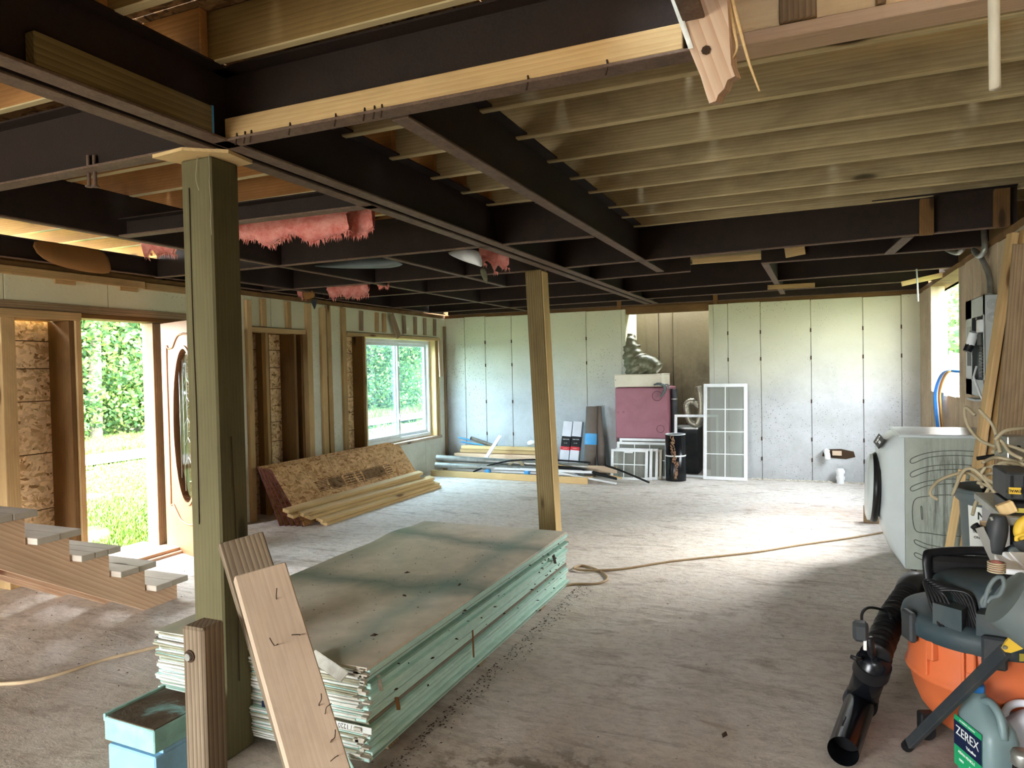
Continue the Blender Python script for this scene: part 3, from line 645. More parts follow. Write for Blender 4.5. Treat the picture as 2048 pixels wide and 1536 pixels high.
beam((-2.08, 2.10), (-.30, 2.10), 'dark crossbeam from the big post with a pale board lying on its flange', -1, fl=.075)
beam((-5.4, 2.10), (-2.13, 2.10), 'dark crossbeam running from the big post out over the stairs', -1, fl=.075)
beam((-.30, -3.5), (-.30, 2.16), 'beam stub beside the broken hanging post', -1, fl=.055)
beam((-1.35, 2.12), (-1.35, 6.62), 'diagonal-looking long beam under the greenish joists, right of the big post', -1, fl=.07, trimB=.55)
beam((-2.13, 3.21), (-3.98, 3.16), 'slim crossbar above the pink insulation next to the big post', 1, h=.10)
beam((-4.0, 2.12), (-4.0, 9.95), 'long thin beam parallel to the doorway wall', 1, fl=.045)
beam((-5.4, 4.58), (-2.13, 4.60), 'crossbeam with torn pink insulation hanging in front of it', -1, fl=.04)
beam((-2.08, 4.60), (-1.36, 4.63), 'short crossbeam piece between main beam and its neighbour', -1, fl=.04)
beam((-5.4, 5.90), (-2.13, 5.97), 'crossbeam meeting the slimmer post from the window wall', -1, fl=.04)
beam((-2.08, 5.94), (1.25, 5.66), 'crossbeam from the slimmer post to the panel wall, upright wood blocks on it', -1, fl=.04)
beam((-5.4, 6.97), (-2.13, 6.94), 'crossbeam second behind the slimmer post over the window', -1, fl=.04)
beam((-2.08, 6.90), (-1.06, 6.78), 'short cut-off crossbeam behind the slimmer post', -1, fl=.04)
beam((-.42, 6.59), (1.27, 6.59), 'crossbeam above the washer with round cut holes', -1, fl=.04)
beam((-5.4, 8.36), (-2.13, 8.28), 'crossbeam over the window, nearly at the far wall', -1, fl=.04)
beam((-2.08, 8.25), (1.27, 7.88), 'brown crossbeam near the far wall holding the pull string', -1, fl=.05)
beam((-5.4, 9.42), (-2.13, 9.25), 'last crossbeam before the far wall, window half', -1, fl=.05)
beam((-2.08, 9.22), (1.27, 9.0), 'last crossbeam before the far wall, washer half', -1, fl=.05)
beam((-3.0, 4.62), (-3.0, 6.9), 'short joining beam with the torn white sheet draped on it', 1, fl=.05)
beam((-5.0, 4.62), (-5.0, 6.9), 'short joining beam behind the big post near the window wall', 1, fl=.05)
beam((.66, 5.75), (.61, 6.58), 'stub between two crossbeams above the washer', 1, h=.2, fl=.075)
beam((-.36, 6.62), (-.33, 9.6), 'rusty joining beam left of the washer ending at the far wall', 1, h=.22, fl=.06)
beam((-5.42, 7.0), (-5.42, 9.9), 'edge beam on top of the window wall', -1, fl=.04, zb=2.44, h=.24)
beam((-5.42, .5), (-5.42, 6.9), 'edge beam on top of the doorway wall', -1, fl=.04, zb=2.44, h=.15)
beam((-5.4, 10.02), (1.3, 10.02), 'edge beam along the top of the far wall', 1, fl=.05, zb=2.43, h=.25)
# timber lying on or fixed to the steel
def single(name, label, cat, A, B, w_, t, mat, side=(0, 0, 1), **k): return board(name, A, B, w_, t, mat, side, None, label=label, cat=cat, **k)
single('ledger_board', 'pale nailed board lying on the crossbeam flange right of the big post', 'board', (-2.03, 2.062, 2.476), (-.33, 2.062, 2.476), .075, .055, 'stud', (0, 0, 1))
_lb = [o for o in COL.objects if o.name == 'ledger_board' or (o.name.startswith('ledger_board') and o.get('category') == 'board')][-1]
for x in (-1.97, -1.93, -1.90, -1.72, -1.52, -1.40, -1.36, -1.33, -.80, -.55): put('nail', MB().tube([(x, 2.034, 2.45), (x+.003, 2.028, 2.43), (x-.004, 2.03, 2.405)], .003, 5, sub=2).mesh(['litter']), None, I4, _lb)
single('wood_block', 'greenish wood block with a teal end sitting on the main beam near the big post', 'wood block', (-2.048, 1.33, 2.492), (-2.048, 1.98, 2.492), .10, .042, 'treated_mid')
put('painted_end', MB().box(-.008, .001, -.051, .051, -.022, .022).mesh(['bluelt']), None, frame((-2.048, 1.976, 2.492), (-2.048, 1.984, 2.492)), [o for o in COL.objects if o.name.startswith('wood_block')][0], label='faded teal paint on the sawn end')
single('wood_block', 'upright brown block on the crossbeam above the washer', 'wood block', PY(1853, 470, 5.63), PY(1853, 398, 5.63), .085, .05, 'brownwood', (1, 0, 0))
single('wood_block', 'upright brown block on the crossbeam beside the panel wall', 'wood block', PY(2003, 455, 5.6), PY(2003, 378, 5.6), .09, .05, 'brownwood', (1, 0, 0))
single('scrap_board', 'bright board glimpsed through the gap left of the yellow scrap under the beams', 'board', PY(1385, 523, 6.75), PY(1540, 512, 6.75), .05, .03, 'spruce')
single('scrap_board', 'short yellow scrap of ribbed wood wedged between two beams', 'board', PY(1570, 506, 6.5), PY(1610, 498, 6.5), .085, .03, 'spruce')
single('scrap_board', 'loose slat hanging near the pull string', 'board', PY(1803, 568, 8.3), PY(1893, 548, 8.3), .05, .02, 'spruce')
single('scrap_board', 'short slat beside the rusty joining beam near the far wall', 'board', PY(1535, 575, 8.4), PY(1630, 570, 8.4), .05, .02, 'furr')
pa, pb = PX(150, 360, -2.6), PX(345, 300, -2.6)
for i, x in enumerate((178, 190)):
    mb = MB(); p = PY(x, 358, 2.08); mb.cyl(p+V((0, 0, -.03)), p+V((0, 0, .10)), .008, n=8); mb.cyl(p+V((0, 0, -.035)), p+V((0, 0, -.028)), .016, n=6)
    mb.put('hanging_bolt', 'flange', label='rusty bolt hanging under the stair-side crossbeam, %s of two' % ('nearer the picture edge' if i == 0 else 'nearer the big post'), cat='bolt', group='bolts under the crossbeam')

# ================================================================== POSTS
def post(label, X0, X1, Y0, Y1, z1, mat, lean=0, z0=0, r=.008):
    t = thing('wooden_post', label, 'post', ((X0+X1)/2, (Y0+Y1)/2, z0))
    hw, hd = (X1-X0)/2, (Y1-Y0)/2; h = z1-z0; c = V(((X0+X1)/2, (Y0+Y1)/2, z0))
    X = frame(c, c+V((lean, 0, h)), (1, 0, 0)); L = V((lean, 0, h)).length
    put('shaft', MB().box(-L/2, L/2, -hw, hw, -hd, hd, ch=r).mesh([mat]), None, X, t)
    return t, X, L, hw, hd
t, X, L, hw, hd = post('big greenish treated post in front, standing before the stairs', -2.335, -2.175, 2.10, 2.25, 2.415, 'treated', .0)
t.location.x += 0; 
# drying cracks running up the two seen faces
mb = MB(); 
for pts in ([(-2.288, 2.097, .95), (-2.285, 2.097, 1.4), (-2.29, 2.097, 1.8), (-2.288, 2.097, 2.3)], [(-2.172, 2.17, .3), (-2.172, 2.175, .9), (-2.172, 2.165, 1.3)]): mb.tube(pts, .0022, 4)
mb.put('drying_crack', 'litter', t)
s_ = MB(); s_.add([(-.15, -.115, 0), (.03, -.135, 0), (.16, -.03, 0), (.14, .12, 0), (-.08, .13, 0), (-.15, -.115, .014), (.03, -.135, .012), (.16, -.03, .014), (.14, .12, .014), (-.08, .13, .014)],
  [(4, 3, 2, 1, 0), (5, 6, 7, 8, 9), (0, 1, 6, 5), (1, 2, 7, 6), (2, 3, 8, 7), (3, 4, 9, 8), (4, 0, 5, 9)])
put('wood_shim', s_.mesh(['spruce']), None, Matrix.Translation((-2.25, 2.14, 2.414)), None, 'thin pale wood shim plate between the big post and the beams', 'shim')
mb = MB(); mb.tube([(-2.17, 2.09, 2.43), (-2.168, 2.088, 2.34), (-2.172, 2.09, 2.30), (-2.165, 2.088, 2.22), (-2.17, 2.09, 2.15), (-2.166, 2.088, 2.10)], .0014, 4); mb.tube([(-2.23, 2.09, 2.42), (-2.24, 2.088, 2.33), (-2.225, 2.088, 2.28)], .0012, 4)
mb.put('string_strand', 'wire', label='thin frayed strands dangling at the head of the big post', cat='string')
t, X, L, hw, hd = post('slimmer brown post in the middle of the room behind the drywall stack', -2.29, -2.13, 5.88, 6.02, 2.43, 'treated_mid', -.09)
put('pale_face_board', MB().box(-L/2, L/2-.02, hw+.0005, hw+.006, -hd, hd).mesh(['spruce']), None, X, t, label='pale side face of the post')
t, X, L, hw, hd = post('short weathered post end with a bolt hole, in front of the big post', -1.835, -1.745, 1.60, 1.69, .765, 'greywood', .0)
put('bolt', MB().cyl((0, 0, 0), (0, -.012, 0), .012, n=8).mesh(['metal']), None, Matrix.Translation((-1.80, 1.599, .675)), t)
put('bolt_hole', MB().cyl((0, 0, 0), (0, -.003, 0), .02, n=10).mesh(['litter']), None, Matrix.Translation((-1.80, 1.599, .675)), t)
# two planks leaning in front of the post
tA, bA = PY(478, 1095, 2.02), PZ(655, 1700, .0); bA = V((tA.x+.38, 1.62, 0.0))
def lean(label, A, B, w_, t_, mat, side, nails, seed):
    th = thing('leaning_plank', label, 'plank', (B[0], B[1], 0)); X = frame(A, B, side); L = (V(A)-V(B)).length
    put('plank_body', MB().box(-L/2, L/2, -w_/2, w_/2, -t_/2, t_/2, ch=.004).mesh([mat]), None, X, th)
    rnd = random.Random(seed)
    for i in range(nails):
        x = rnd.uniform(-L*.42, L*.4); y = rnd.choice([-1, 1])*rnd.uniform(.01, w_*.42)
        put('nail', MB().tube([(0, 0, 0), (.002, .002, .012), (.012, rnd.uniform(-.01, .01), .02), (.028, rnd.uniform(-.015, .015), .022)], .0016, 4, sub=2).mesh(['litter']), None, X @ Matrix.Translation((x, y, t_/2)) @ Matrix.Rotation(rnd.uniform(0, 6), 4, 'Z'), th)
    return th
yv = V((1, .15, 0))
lean('rear leaning plank, taller, its pale edge showing against the big post', (-1.862, 1.885, .97), (-1.20, 1.62, .0), .15, .042, 'greywood', (.62, .78, 0), 2, 1)
lean('front leaning plank studded with bent nails, dusty face', (-1.69, 1.79, .90), (-1.05, 1.50, -.02), .165, .042, 'plank', (.62, .78, 0), 18, 2)

# ================================================================== DRYWALL STACK
ORD = 'first second third fourth fifth sixth seventh eighth ninth tenth eleventh twelfth thirteenth fourteenth fifteenth sixteenth seventeenth eighteenth nineteenth twentieth'.split()
ORD += ['twenty-'+q for q in ORD[:9]]; ORD = ORD[:1]+ORD[1:]
G = 'drywall sheets stacked on the floor'
random.seed(21); z = .035; N = 29
for i, y in enumerate((2.45, 3.3, 4.2)): single('support_batten', 'flat wood batten under the drywall stack, %s' % ('end by the leaning planks', 'middle one', 'end by the slimmer post')[i], 'batten', (-2.68, y, .0165), (-1.62, y, .0165), .08, .033, 'oldwood', (0, 1, 0))
for i in range(N):
    w_, L_ = 1.13, 2.36; top = i == N-1
    dx, dy = random.uniform(-.016, .016), random.uniform(-.016, .016)
    if i % 2: dx, dy = pdx+random.uniform(-.002, .002), pdy+random.uniform(-.003, .003)
    pdx, pdy = dx, dy; t_ = .0118
    if i in (4, 9, 15, 21): z += .0035
    c = V((-2.155+dx, 3.42+dy, z+t_/2)); hx, hy, hz = w_/2, L_/2, t_/2
    th = put('drywall_sheet', None, None, Matrix.Translation(c), None, 'top drywall sheet of the stack, dusty with dark green water stains' if top else 'aqua-edged drywall sheet, %s from the top of the low stack' % ORD[N-1-i], 'drywall sheet', None if top else G)
    if top:
        nx, ny = 12, 26; vs = []; fs = []
        for lay in (-1, 1):
            for j in range(ny+1):
                for q in range(nx+1):
                    x = -hx+w_*q/nx; y = -hy+L_*j/ny; wv = .006*noise.noise(V((x*2, y*2, 0)))+(.022*max(0, 1-abs(y-.75)/.25)*max(0, -x/hx) if lay > 0 else 0)
                    vs.append((x, y, hz*lay+(wv+.002 if lay > 0 else 0)))
        K = (nx+1)*(ny+1)
        for j in range(ny):
            for q in range(nx):
                a = j*(nx+1)+q; fs.append((K+a, K+a+1, K+a+nx+2, K+a+nx+1)); fs.append((a+nx+1, a+nx+2, a+1, a))
        for q in range(nx): fs.append((q, q+1, K+q+1, K+q)); a = ny*(nx+1)+q; fs.append((a+1, a, K+a, K+a+1))
        for j in range(ny): a = j*(nx+1); fs.append((a+nx+1, a, K+a, K+a+nx+1)); a += nx; fs.append((a, a+nx+1, K+a+nx+1, K+a))
        me = mesh(vs, fs, smooth=False, mats=['dwtop']); put('paper_face', me, None, Matrix.Translation(c), th)
    else:
        bxm = MB().box(-hx, hx, -hy, hy, -hz, hz, ch=.0022)
        put('gypsum_core', bxm.mesh([random.choice(['aqua', 'aqua', 'aqua_d', 'taupe']) if i % 3 else 'aqua']), None, Matrix.Translation(c), th)
    if True:
        tz = t_
        e = MB(); n = 9; x0, x1 = -hx+random.uniform(0, .03), hx-random.uniform(0, .05); vs = []
        for q in range(n+1):
            x = x0+(x1-x0)*q/n; yy = -hy-.002-random.uniform(0, .003); rag = random.uniform(0, .004)
            vs += [(x, yy, -hz+.0005+rag*.3), (x, yy-.002, -hz+tz-.001-rag), (x, yy+.012, -hz+tz-.0005)]
        e.add(vs, [(3*q, 3*q+3, 3*q+4, 3*q+1) for q in range(n)]+[(3*q+1, 3*q+4, 3*q+5, 3*q+2) for q in range(n)])
        put('end_tape', e.mesh([random.choice(['tape', 'tape', 'tape_d'])]), None, Matrix.Translation(c), th, label='white paper tape along the short end')
    z += t_+.0009
ZS = z
# marks printed on the end tapes
hf = face_frame(V((-1.79, 2.2215, .175)), (-1, 0, 0), (0, 0, -1))
tp = MB().box(-.22, .22, -.003, 0, -.013, .013).put('printed_strip', 'lblwhite', X=Matrix.Translation((-1.79, 2.226, .175)), label='white end strip printed upside down with sheet sizes, near the leaning planks', cat='label strip')
text('printed_text', '12.7 / 1220 / 2.44', .026, face_frame(V((-1.70, 2.2235, .175)), (-1, 0, 0), (0, 0, -1)), 'lblblack', tp)
for px_, zz, lab in ((-2.40, .19, 'blue printed end strip left of the weathered post end'), (-2.02, .19, 'blue printed end strip behind the leaning planks')):
    q = MB().box(-.09, .09, -.003, 0, -.013, .013).put('printed_strip', 'lblnavy', X=Matrix.Translation((px_, 2.228, zz)), label=lab, cat='label strip')
    text('printed_text', 'UltraLight', .024, face_frame(V((px_, 2.2235, zz)), (-1, 0, 0), (0, 0, -1)), 'lblwhite', q)
# torn bits
for i, (p, q_, w_, m_, lab) in enumerate((((-1.86, 2.24, .425), (-1.64, 2.16, .40), .045, 'tape', 'torn white tape strip lying over the stack corner'), ((-1.70, 2.21, .06), (-1.59, 2.15, .012), .035, 'aqua', 'fallen aqua edge strip at the foot of the stack'),
    ((-1.585, 2.30, .36), (-1.56, 2.28, .31), .02, 'plaster', 'torn paper curl high on the stack corner'), ((-1.583, 2.42, .22), (-1.56, 2.40, .18), .02, 'card', 'small brown flake stuck on the side of the stack, lower'), ((-1.583, 3.12, .25), (-1.56, 3.08, .13), .012, 'card', 'brown splinter standing against the long side of the stack'),
    ((-1.583, 4.30, .34), (-1.56, 4.28, .28), .035, 'litter', 'dark dead leaf caught on the far end of the stack side'))):
    single('torn_scrap', lab, 'scrap', p, q_, w_, .003, m_, (1, .3, .4) if i < 2 else (0, 1, .1))
# loose paper torn ends on the left corner
mb = MB(); rnd = random.Random(5)
for i in range(26):
    x = -1.60+rnd.uniform(-.03, .02); zz = rnd.uniform(.05, .41); mb.box(x-.02, x+rnd.uniform(0, .02), 2.212, 2.232, zz, zz+rnd.uniform(.004, .012), X=Matrix.Rotation(0, 4, 'Z'))
mb.put('torn_tape_bits', 'plaster', kind='stuff', label='ragged torn tape ends at the corners of the stack')
# debris crumbs on the sheet and along its foot
mb = MB(); rnd = random.Random(9)
def crumb(x, y, z, s_):
    a = rnd.uniform(0, 6); X = Matrix.Translation((x, y, z)) @ Matrix.Rotation(a, 4, 'Z') @ Matrix.Diagonal((s_, s_*rnd.uniform(.3, .7), s_*rnd.uniform(.15, .5), 1))
    mb.add([(1, 0, 0), (0, 1, 0), (-1, 0, 0), (0, -1, 0), (0, 0, 1.0), (.3, .2, -.3)], [(0, 1, 4), (1, 2, 4), (2, 3, 4), (3, 0, 4), (1, 0, 5), (2, 1, 5), (3, 2, 5), (0, 3, 5)], X)
for i in range(230): crumb(rnd.uniform(-2.65, -1.65), rnd.uniform(2.35, 4.55), ZS+.007, rnd.choice([.003, .004, .005, .007]))
for q in ((-2.1, 3.35), (-1.9, 3.0), (-1.72, 3.25), (-1.74, 2.5)): crumb(q[0], q[1], ZS+.008, .02)
for i in range(70):
    y = rnd.choice([rnd.uniform(2.3, 4.6), rnd.gauss(4.3, .15)]); zz = rnd.uniform(.03, ZS-.03); crumb(-1.578, min(y, 4.62), zz, rnd.choice([.006, .01, .014]))
mb.put('debris_crumbs', 'litter', kind='stuff', label='dark crumbs of leaf and dirt scattered over the stained top sheet')
mb = MB()
for i in range(700): y = rnd.uniform(2.2, 4.75); crumb(-1.56+abs(rnd.gauss(0, .05)), y, .003, rnd.choice([.003, .005, .008]))
for i in range(900): crumb(rnd.uniform(-5, 1), rnd.uniform(2.2, 9.5), .003, rnd.choice([.003, .004, .006]))
for i in range(160): crumb(rnd.uniform(-5.2, -3.2), rnd.uniform(2.4, 4.4), .003, rnd.choice([.004, .006, .009]))
crumb(.0-.36, 3.0, .01, .03); mb.put('floor_litter', 'litter', kind='stuff', label='bits of leaf litter and dirt strewn over the concrete floor')

# ================================================================== BOXES by the weathered post end
t = thing('box_lid', 'aqua tray-like box with a dirt covered top, resting on the blue box', 'box', (-2.12, 1.95, .199))
Xb = Matrix.Translation((-2.14, 1.935, 0)) @ Matrix.Rotation(math.radians(-2), 4, 'Z')
put('box_body', MB().box(-.30, -.03, -.17, .09, .20, .285, ch=.004).mesh(['teal']), None, Xb, t); put('dirty_top', MB().box(-.295, -.035, -.165, .085, .283, .289).mesh(['boxtop']), None, Xb, t)
put('raised_rim', MB().box(-.305, -.293, -.17, .09, .27, .298, ch=.002).mesh(['teal']), None, Xb, t)
t = thing('carton', 'light blue box under the aqua tray box beside the weathered post end', 'box', (-2.12, 1.95, 0))
put('box_body', MB().box(-.29, -.035, -.165, .085, 0, .185, ch=.005).mesh(['boxblue']), None, Xb, t); put('flap', MB().box(-.29, -.035, -.13, .08, .185, .198).mesh(['boxblue']), None, Xb, t)

# ================================================================== STAIRS
t = thing('staircase', 'wooden open staircase rising from the doorway, three sawn stringers and plank treads', 'stairs', (-4.5, 3.4, 0))
RUN, RISE = .252, .163; Y0 = 3.55
def stringer(x, th_=.038):
    """saw-tooth profile in (y,z), first riser at Y0, climbing towards the camera side"""
    n = 9; pts = [(Y0, 0.0)]
    for i in range(n): pts += [(Y0-i*RUN, (i+1)*RISE-.038), (Y0-(i+1)*RUN, (i+1)*RISE-.038)]
    sl = RISE/RUN; yb = Y0-n*RUN; off = .235
    y_c = Y0-.26
    pts += [(yb, n*RISE-.30), (y_c, 0.0)]
    mb = MB(); X = Matrix(((0, 0, 1, x), (1, 0, 0, 0), (0, 1, 0, 0), (0, 0, 0, 1)))
    # local x = along the rake for the grain
    mb.prism([(a, b) for a, b in pts], -th_/2, th_/2)
    ang = math.atan2(RISE, -RUN); Rm = X @ Matrix.Rotation(ang, 4, 'Z')
    mb.v = [Matrix.Rotation(-ang, 4, 'Z') @ v for v in mb.v]
    me = mb.mesh(['fir']); put('stringer', me, None, Rm, t)
for x in (-4.12, -4.5, -4.95): stringer(x)
for i in range(9):
    z = (i+1)*RISE; y1 = Y0-i*RUN+.03
    ws = [.135, .135] if i != 2 else [.088, .088, .09]; yy = y1
    for w_ in ws:
        board('tread_plank', (-5.06, yy-w_/2, z-.019), (-4.02+random.uniform(-.012, .006), yy-w_/2, z-.019), w_-.004, .038, 'tread', (0, 1, 0), t); yy -= w_

# ================================================================== DOOR LEAF, open into the room
D0 = V((-5.44, 4.70, 0)); dd = (PZ(395, 1106, .02)-PZ(345, 1089, .02)); dd.z = 0; dd.normalize()
D0 = PZ(344, 1089, .02); D0.z = 0
X = Matrix.Identity(4); nn_ = V((0, 0, 1)).cross(dd)
for i in range(3): X[i][0] = dd[i]; X[i][1] = (0, 0, 1)[i]; X[i][2] = -nn_[i]; X[i][3] = D0[i]
t = thing('entry_door', 'oak-stained entry door with an oval glass, standing open behind the big post', 'door', D0)
DW, DH = .90, 2.02
def ell(cx, cy, a, b, n=40): return [(cx+a*math.cos(2*math.pi*i/n), cy+b*math.sin(2*math.pi*i/n)) for i in range(n)]
def ring(outer, inner, z0, z1):
    mb = MB(); n = len(outer); vs = [(*p, z) for z in (z0, z1) for L_ in (outer, inner) for p in L_]
    fs = []
    for i in range(n):
        j = (i+1) % n; fs += [(i, j, n+j, n+i)[::-1], (2*n+i, 2*n+j, 3*n+j, 3*n+i), (i, j, 2*n+j, 2*n+i), (n+i, 3*n+i, 3*n+j, n+j)]
    return mb.add(vs, fs)
n = 64; rect = []
for i in range(n):
    a = 2*math.pi*i/n; c_, s__ = math.cos(a), math.sin(a); k = min((DW/2)/max(abs(c_), 1e-6), (DH/2-.0)/max(abs(s__), 1e-6)); rect.append((DW/2+c_*k, DH/2+s__*k))
cs = [(0, 0), (DW, 0), (DW, DH), (0, DH)]
for c_ in cs: 
    i = min(range(n), key=lambda q: (rect[q][0]-c_[0])**2+(rect[q][1]-c_[1])**2); rect[i] = c_
el = ell(DW/2, 1.12, .22, .66, n)
put('leaf_panel', ring(rect, el, 0, .042).mesh(['oak']), None, X, t)
put('oval_moulding', ring(ell(DW/2, 1.12, .245, .69, n), el, -.008, .052).mesh(['oak']), None, X, t)
mb = MB()
for s1 in (-1, 1): mb.tube([(.12, .40, .044), (.12, 1.0, .044), (.12, 1.75, .044), (.16, 1.79, .044), (.24, 1.80, .044), (.30, 1.86, .044), (.36, 1.90, .044), (.45, 1.91, .044)], .009, 6) if s1 < 0 else mb.tube([(.78, .40, .044), (.78, 1.0, .044), (.78, 1.75, .044), (.74, 1.79, .044), (.66, 1.80, .044), (.60, 1.86, .044), (.54, 1.90, .044), (.45, 1.91, .044)], .009, 6)
mb.tube([(.12, .40, .044), (.17, .41, .044), (.24, .35, .044), (.32, .29, .044), (.45, .27, .044), (.58, .29, .044), (.66, .35, .044), (.73, .41, .044), (.78, .40, .044)], .009, 6)
put('raised_moulding', mb.mesh(['oak']), None, X, t)
mb = MB(); e2 = ell(DW/2, 1.12, .219, .659, 40); mb.add([(*p, .018) for p in e2]+[(*p, .024) for p in e2], [tuple(range(40))[::-1], tuple(range(40, 80))]); put('oval_glass', mb.mesh(['glass']), None, X, t)
mb = MB()
for q in range(5): mb.tube([(DW/2+(q-2)*.07, 1.12-.60*math.sqrt(max(0, 1-((q-2)*.07/.22)**2)), .026), (DW/2+(q-2)*.07, 1.12+.60*math.sqrt(max(0, 1-((q-2)*.07/.22)**2)), .026)], .003, 4, sub=1)
for yy in (.78, .95, 1.12, 1.3, 1.46): mb.tube([(DW/2-.06, yy, .026), (DW/2, yy+.07, .026), (DW/2+.06, yy, .026), (DW/2, yy-.07, .026), (DW/2-.06, yy, .026)], .003, 4, sub=1)
put('leaded_lines', mb.mesh(['metal']), None, X, t)

# ================================================================== LEANING OSB AND LUMBER
def quadslab(name, A, B, C, mat, th_, **k):
    """sheet with corner A, edges A->B and A->C"""
    u, v = V(B)-V(A), V(C)-V(A); X = Matrix.Identity(4); ux = u.normalized(); vz = (v-ux*v.dot(ux)).normalized(); n_ = ux.cross(vz)
    for i in range(3): X[i][0] = ux[i]; X[i][1] = vz[i]; X[i][2] = n_[i]; X[i][3] = (A[i]+B[i])/2+v[i]/2
    X.translation = V(A)+u/2+vz*v.length/2
    return X, u.length, v.length
for i in range(5):
    o = i*.055
    A = V((-4.76-o*1.15, 5.66-i*.012, .004)); B = V((-4.76-o*1.15, 8.10-i*.02, .004)); C = V((-5.16-o*.55, 5.60-i*.012, .56+i*.008))
    X, lu, lv = quadslab('x', A, B, C, 'osb_l', .012)
    lab = 'front loose sheathing sheet with printed stamp, leaning under the window wall' if i == 0 else 'dark red edged sheathing sheet leaning in the same stack, %s behind the stamped one' % ['', 'first', 'second', 'third', 'last'][i]
    t = thing('sheathing_sheet', lab, 'sheet', A, 'sheathing sheets leaning below the window')
    put('sheet_core', MB().box(-lu/2, lu/2, -lv/2, lv/2, -.005, .006).mesh(['osb_l']), None, X, t)
    put('painted_edge', MB().box(-lu/2-.002, -lu/2+.001, -lv/2, lv/2, -.007, .007).mesh(['redstain']), None, X, t, label='dark red painted end edge')
    put('painted_edge', MB().box(-lu/2, lu/2, -lv/2, lv/2, -.0075, -.0055).mesh(['redstain']), None, X, t, label='dark red back face')
    if i == 0:
        mb = MB(); rnd = random.Random(4); z1 = .0065 if X.col[2].x > 0 else -.0082
        u = -.72
        for blk, (w_, typ) in enumerate(((.20, 0), (.26, 1), (.20, 2), (.12, 2), (.45, 1), (.14, 2))):
            if typ == 1:
                q = 0
                while q < w_-.01: mb.box(u+q, u+q+.006, -.03, .095, z1, z1+.0008); q += .0125
            elif typ == 2:
                for r_ in range(4):
                    q = .01
                    while q < w_-.02: l_ = rnd.uniform(.012, .02); mb.box(u+q, u+q+l_, .075-r_*.032, .090-r_*.032, z1, z1+.0008); q += l_+.008
            else:
                for r_ in range(7):
                    q = 0
                    while q < w_-.02: l_ = rnd.uniform(.008, .03); mb.box(u+q, u+q+l_, .085-r_*.019, .093-r_*.019, z1, z1+.0008); q += l_+.005
            u += w_+.02
        mb.box(-.52, .70, .102, .106, z1, z1+.0008); mb.box(-.52, .70, -.042, -.038, z1, z1+.0008)
        put('stamp_print', mb.mesh(['litter']), None, X, t)
for i, (A, B, w_, lab) in enumerate((
    ((-4.60, 5.78, .02), (-4.60, 8.16, .02), .088, 'bottom length of the lumber bundle, on the floor'), ((-4.62, 5.74, .058), (-4.61, 8.14, .058), .088, 'second length up in the lumber bundle'),
    ((-4.70, 5.66, .10), (-4.65, 8.05, .10), .086, 'third length up, its end marked by a dark stamp'), ((-4.74, 5.60, .14), (-4.66, 8.10, .135), .086, 'white-looking upper length in the lumber bundle'),
    ((-4.80, 5.52, .135), (-4.76, 7.9, .18), .08, 'length lying against the stamped sheet'), ((-4.84, 5.50, .185), (-4.76, 7.98, .215), .08, 'topmost length of the lumber bundle'))):
    single('lumber_length', lab, 'lumber', A, B, w_, .036, 'spruce', (1, 0, -.25), group='lumber bundle by the leaning sheets')
# ================================================================== FURNACE ALCOVE
t = thing('furnace', 'maroon furnace cabinet with a cream top box standing in the wall alcove', 'furnace', (-2.24, 10.1, 0))
put('lower_casing', MB().box(-2.60, -1.90, 9.84, 10.5, 0, .46).mesh(['black']), None, I4, t)
put('cabinet', MB().box(-2.62, -1.88, 9.82, 10.5, .46, 1.25, ch=.012).mesh(['maroon']), None, I4, t)
mb = MB(); mb.box(-2.58, -1.92, 9.805, 9.83, .475, .50); mb.box(-2.60, -2.5, 9.81, 9.83, .46, .53); mb.box(-2.0, -1.9, 9.81, 9.83, .46, .53); put('base_bracket', mb.mesh(['black']), None, I4, t)
fp = put('front_panel', MB().box(-2.615, -1.885, 9.812, 9.822, .54, 1.24, ch=.004).mesh(['maroon']), None, I4, t)
for cx, cz, r in ((-2.02, 1.13, .068), (-1.98, .67, .052)):
    put('knockout_ring', MB().tube([(cx+r*math.cos(a*math.pi/8), 9.811, cz+r*math.sin(a*math.pi/8)) for a in range(16)], .0025, 4, sub=1, closed=True).mesh(['black']), None, I4, fp)
for cx, cz in ((-2.58, .90), (-2.50, .905)): put('dent', MB().lathe([(.016, 0), (.01, .003), (0, .004)], 10, X=Matrix.Translation((cx, 9.812, cz)) @ Matrix.Rotation(math.pi/2, 4, 'X')).mesh(['maroon']), None, I4, fp)
t = thing('plenum_box', 'cream sheet metal box on top of the maroon furnace', 'duct box', (-2.3, 10.1, 1.25))
put('box_shell', MB().box(-2.63, -1.95, 9.82, 10.4, 1.26, 1.43, ch=.006).mesh(['cream']), None, I4, t); put('seam_flange', MB().box(-2.635, -1.945, 9.815, 10.41, 1.43, 1.437).mesh(['cream']), None, I4, t)
put('screw', MB().cyl((-2.61, 9.82, 1.36), (-2.61, 9.815, 1.36), .006, n=6).mesh(['black']), None, I4, t)
t = thing('duct_elbow', 'fat crumpled duct elbow with grey-green wrap on the cream box', 'duct', (-2.35, 10.1, 1.44))
mb = MB(); path = [(-2.30, 10.12, 1.42), (-2.37, 10.12, 1.56), (-2.44, 10.12, 1.70), (-2.48, 10.13, 1.84), (-2.50, 10.2, 1.98)]
mb.tube(path, .2, 20, sub=8, rr=lambda u: .235-.14*u+.008*math.sin(u*38)+.006*math.sin(u*90)); put('wrapped_duct', mb.mesh(['duct']), None, I4, t)
mb = MB(); mb.tube([(-2.42, 10.08, 1.53), (-2.28, 10.07, 1.57), (-2.17, 10.06, 1.55), (-2.08, 10.05, 1.47)], .12, 18, sub=6, rr=lambda u: .15-.01*u+.004*math.sin(u*40)); put('side_elbow', mb.mesh(['duct']), None, I4, t)
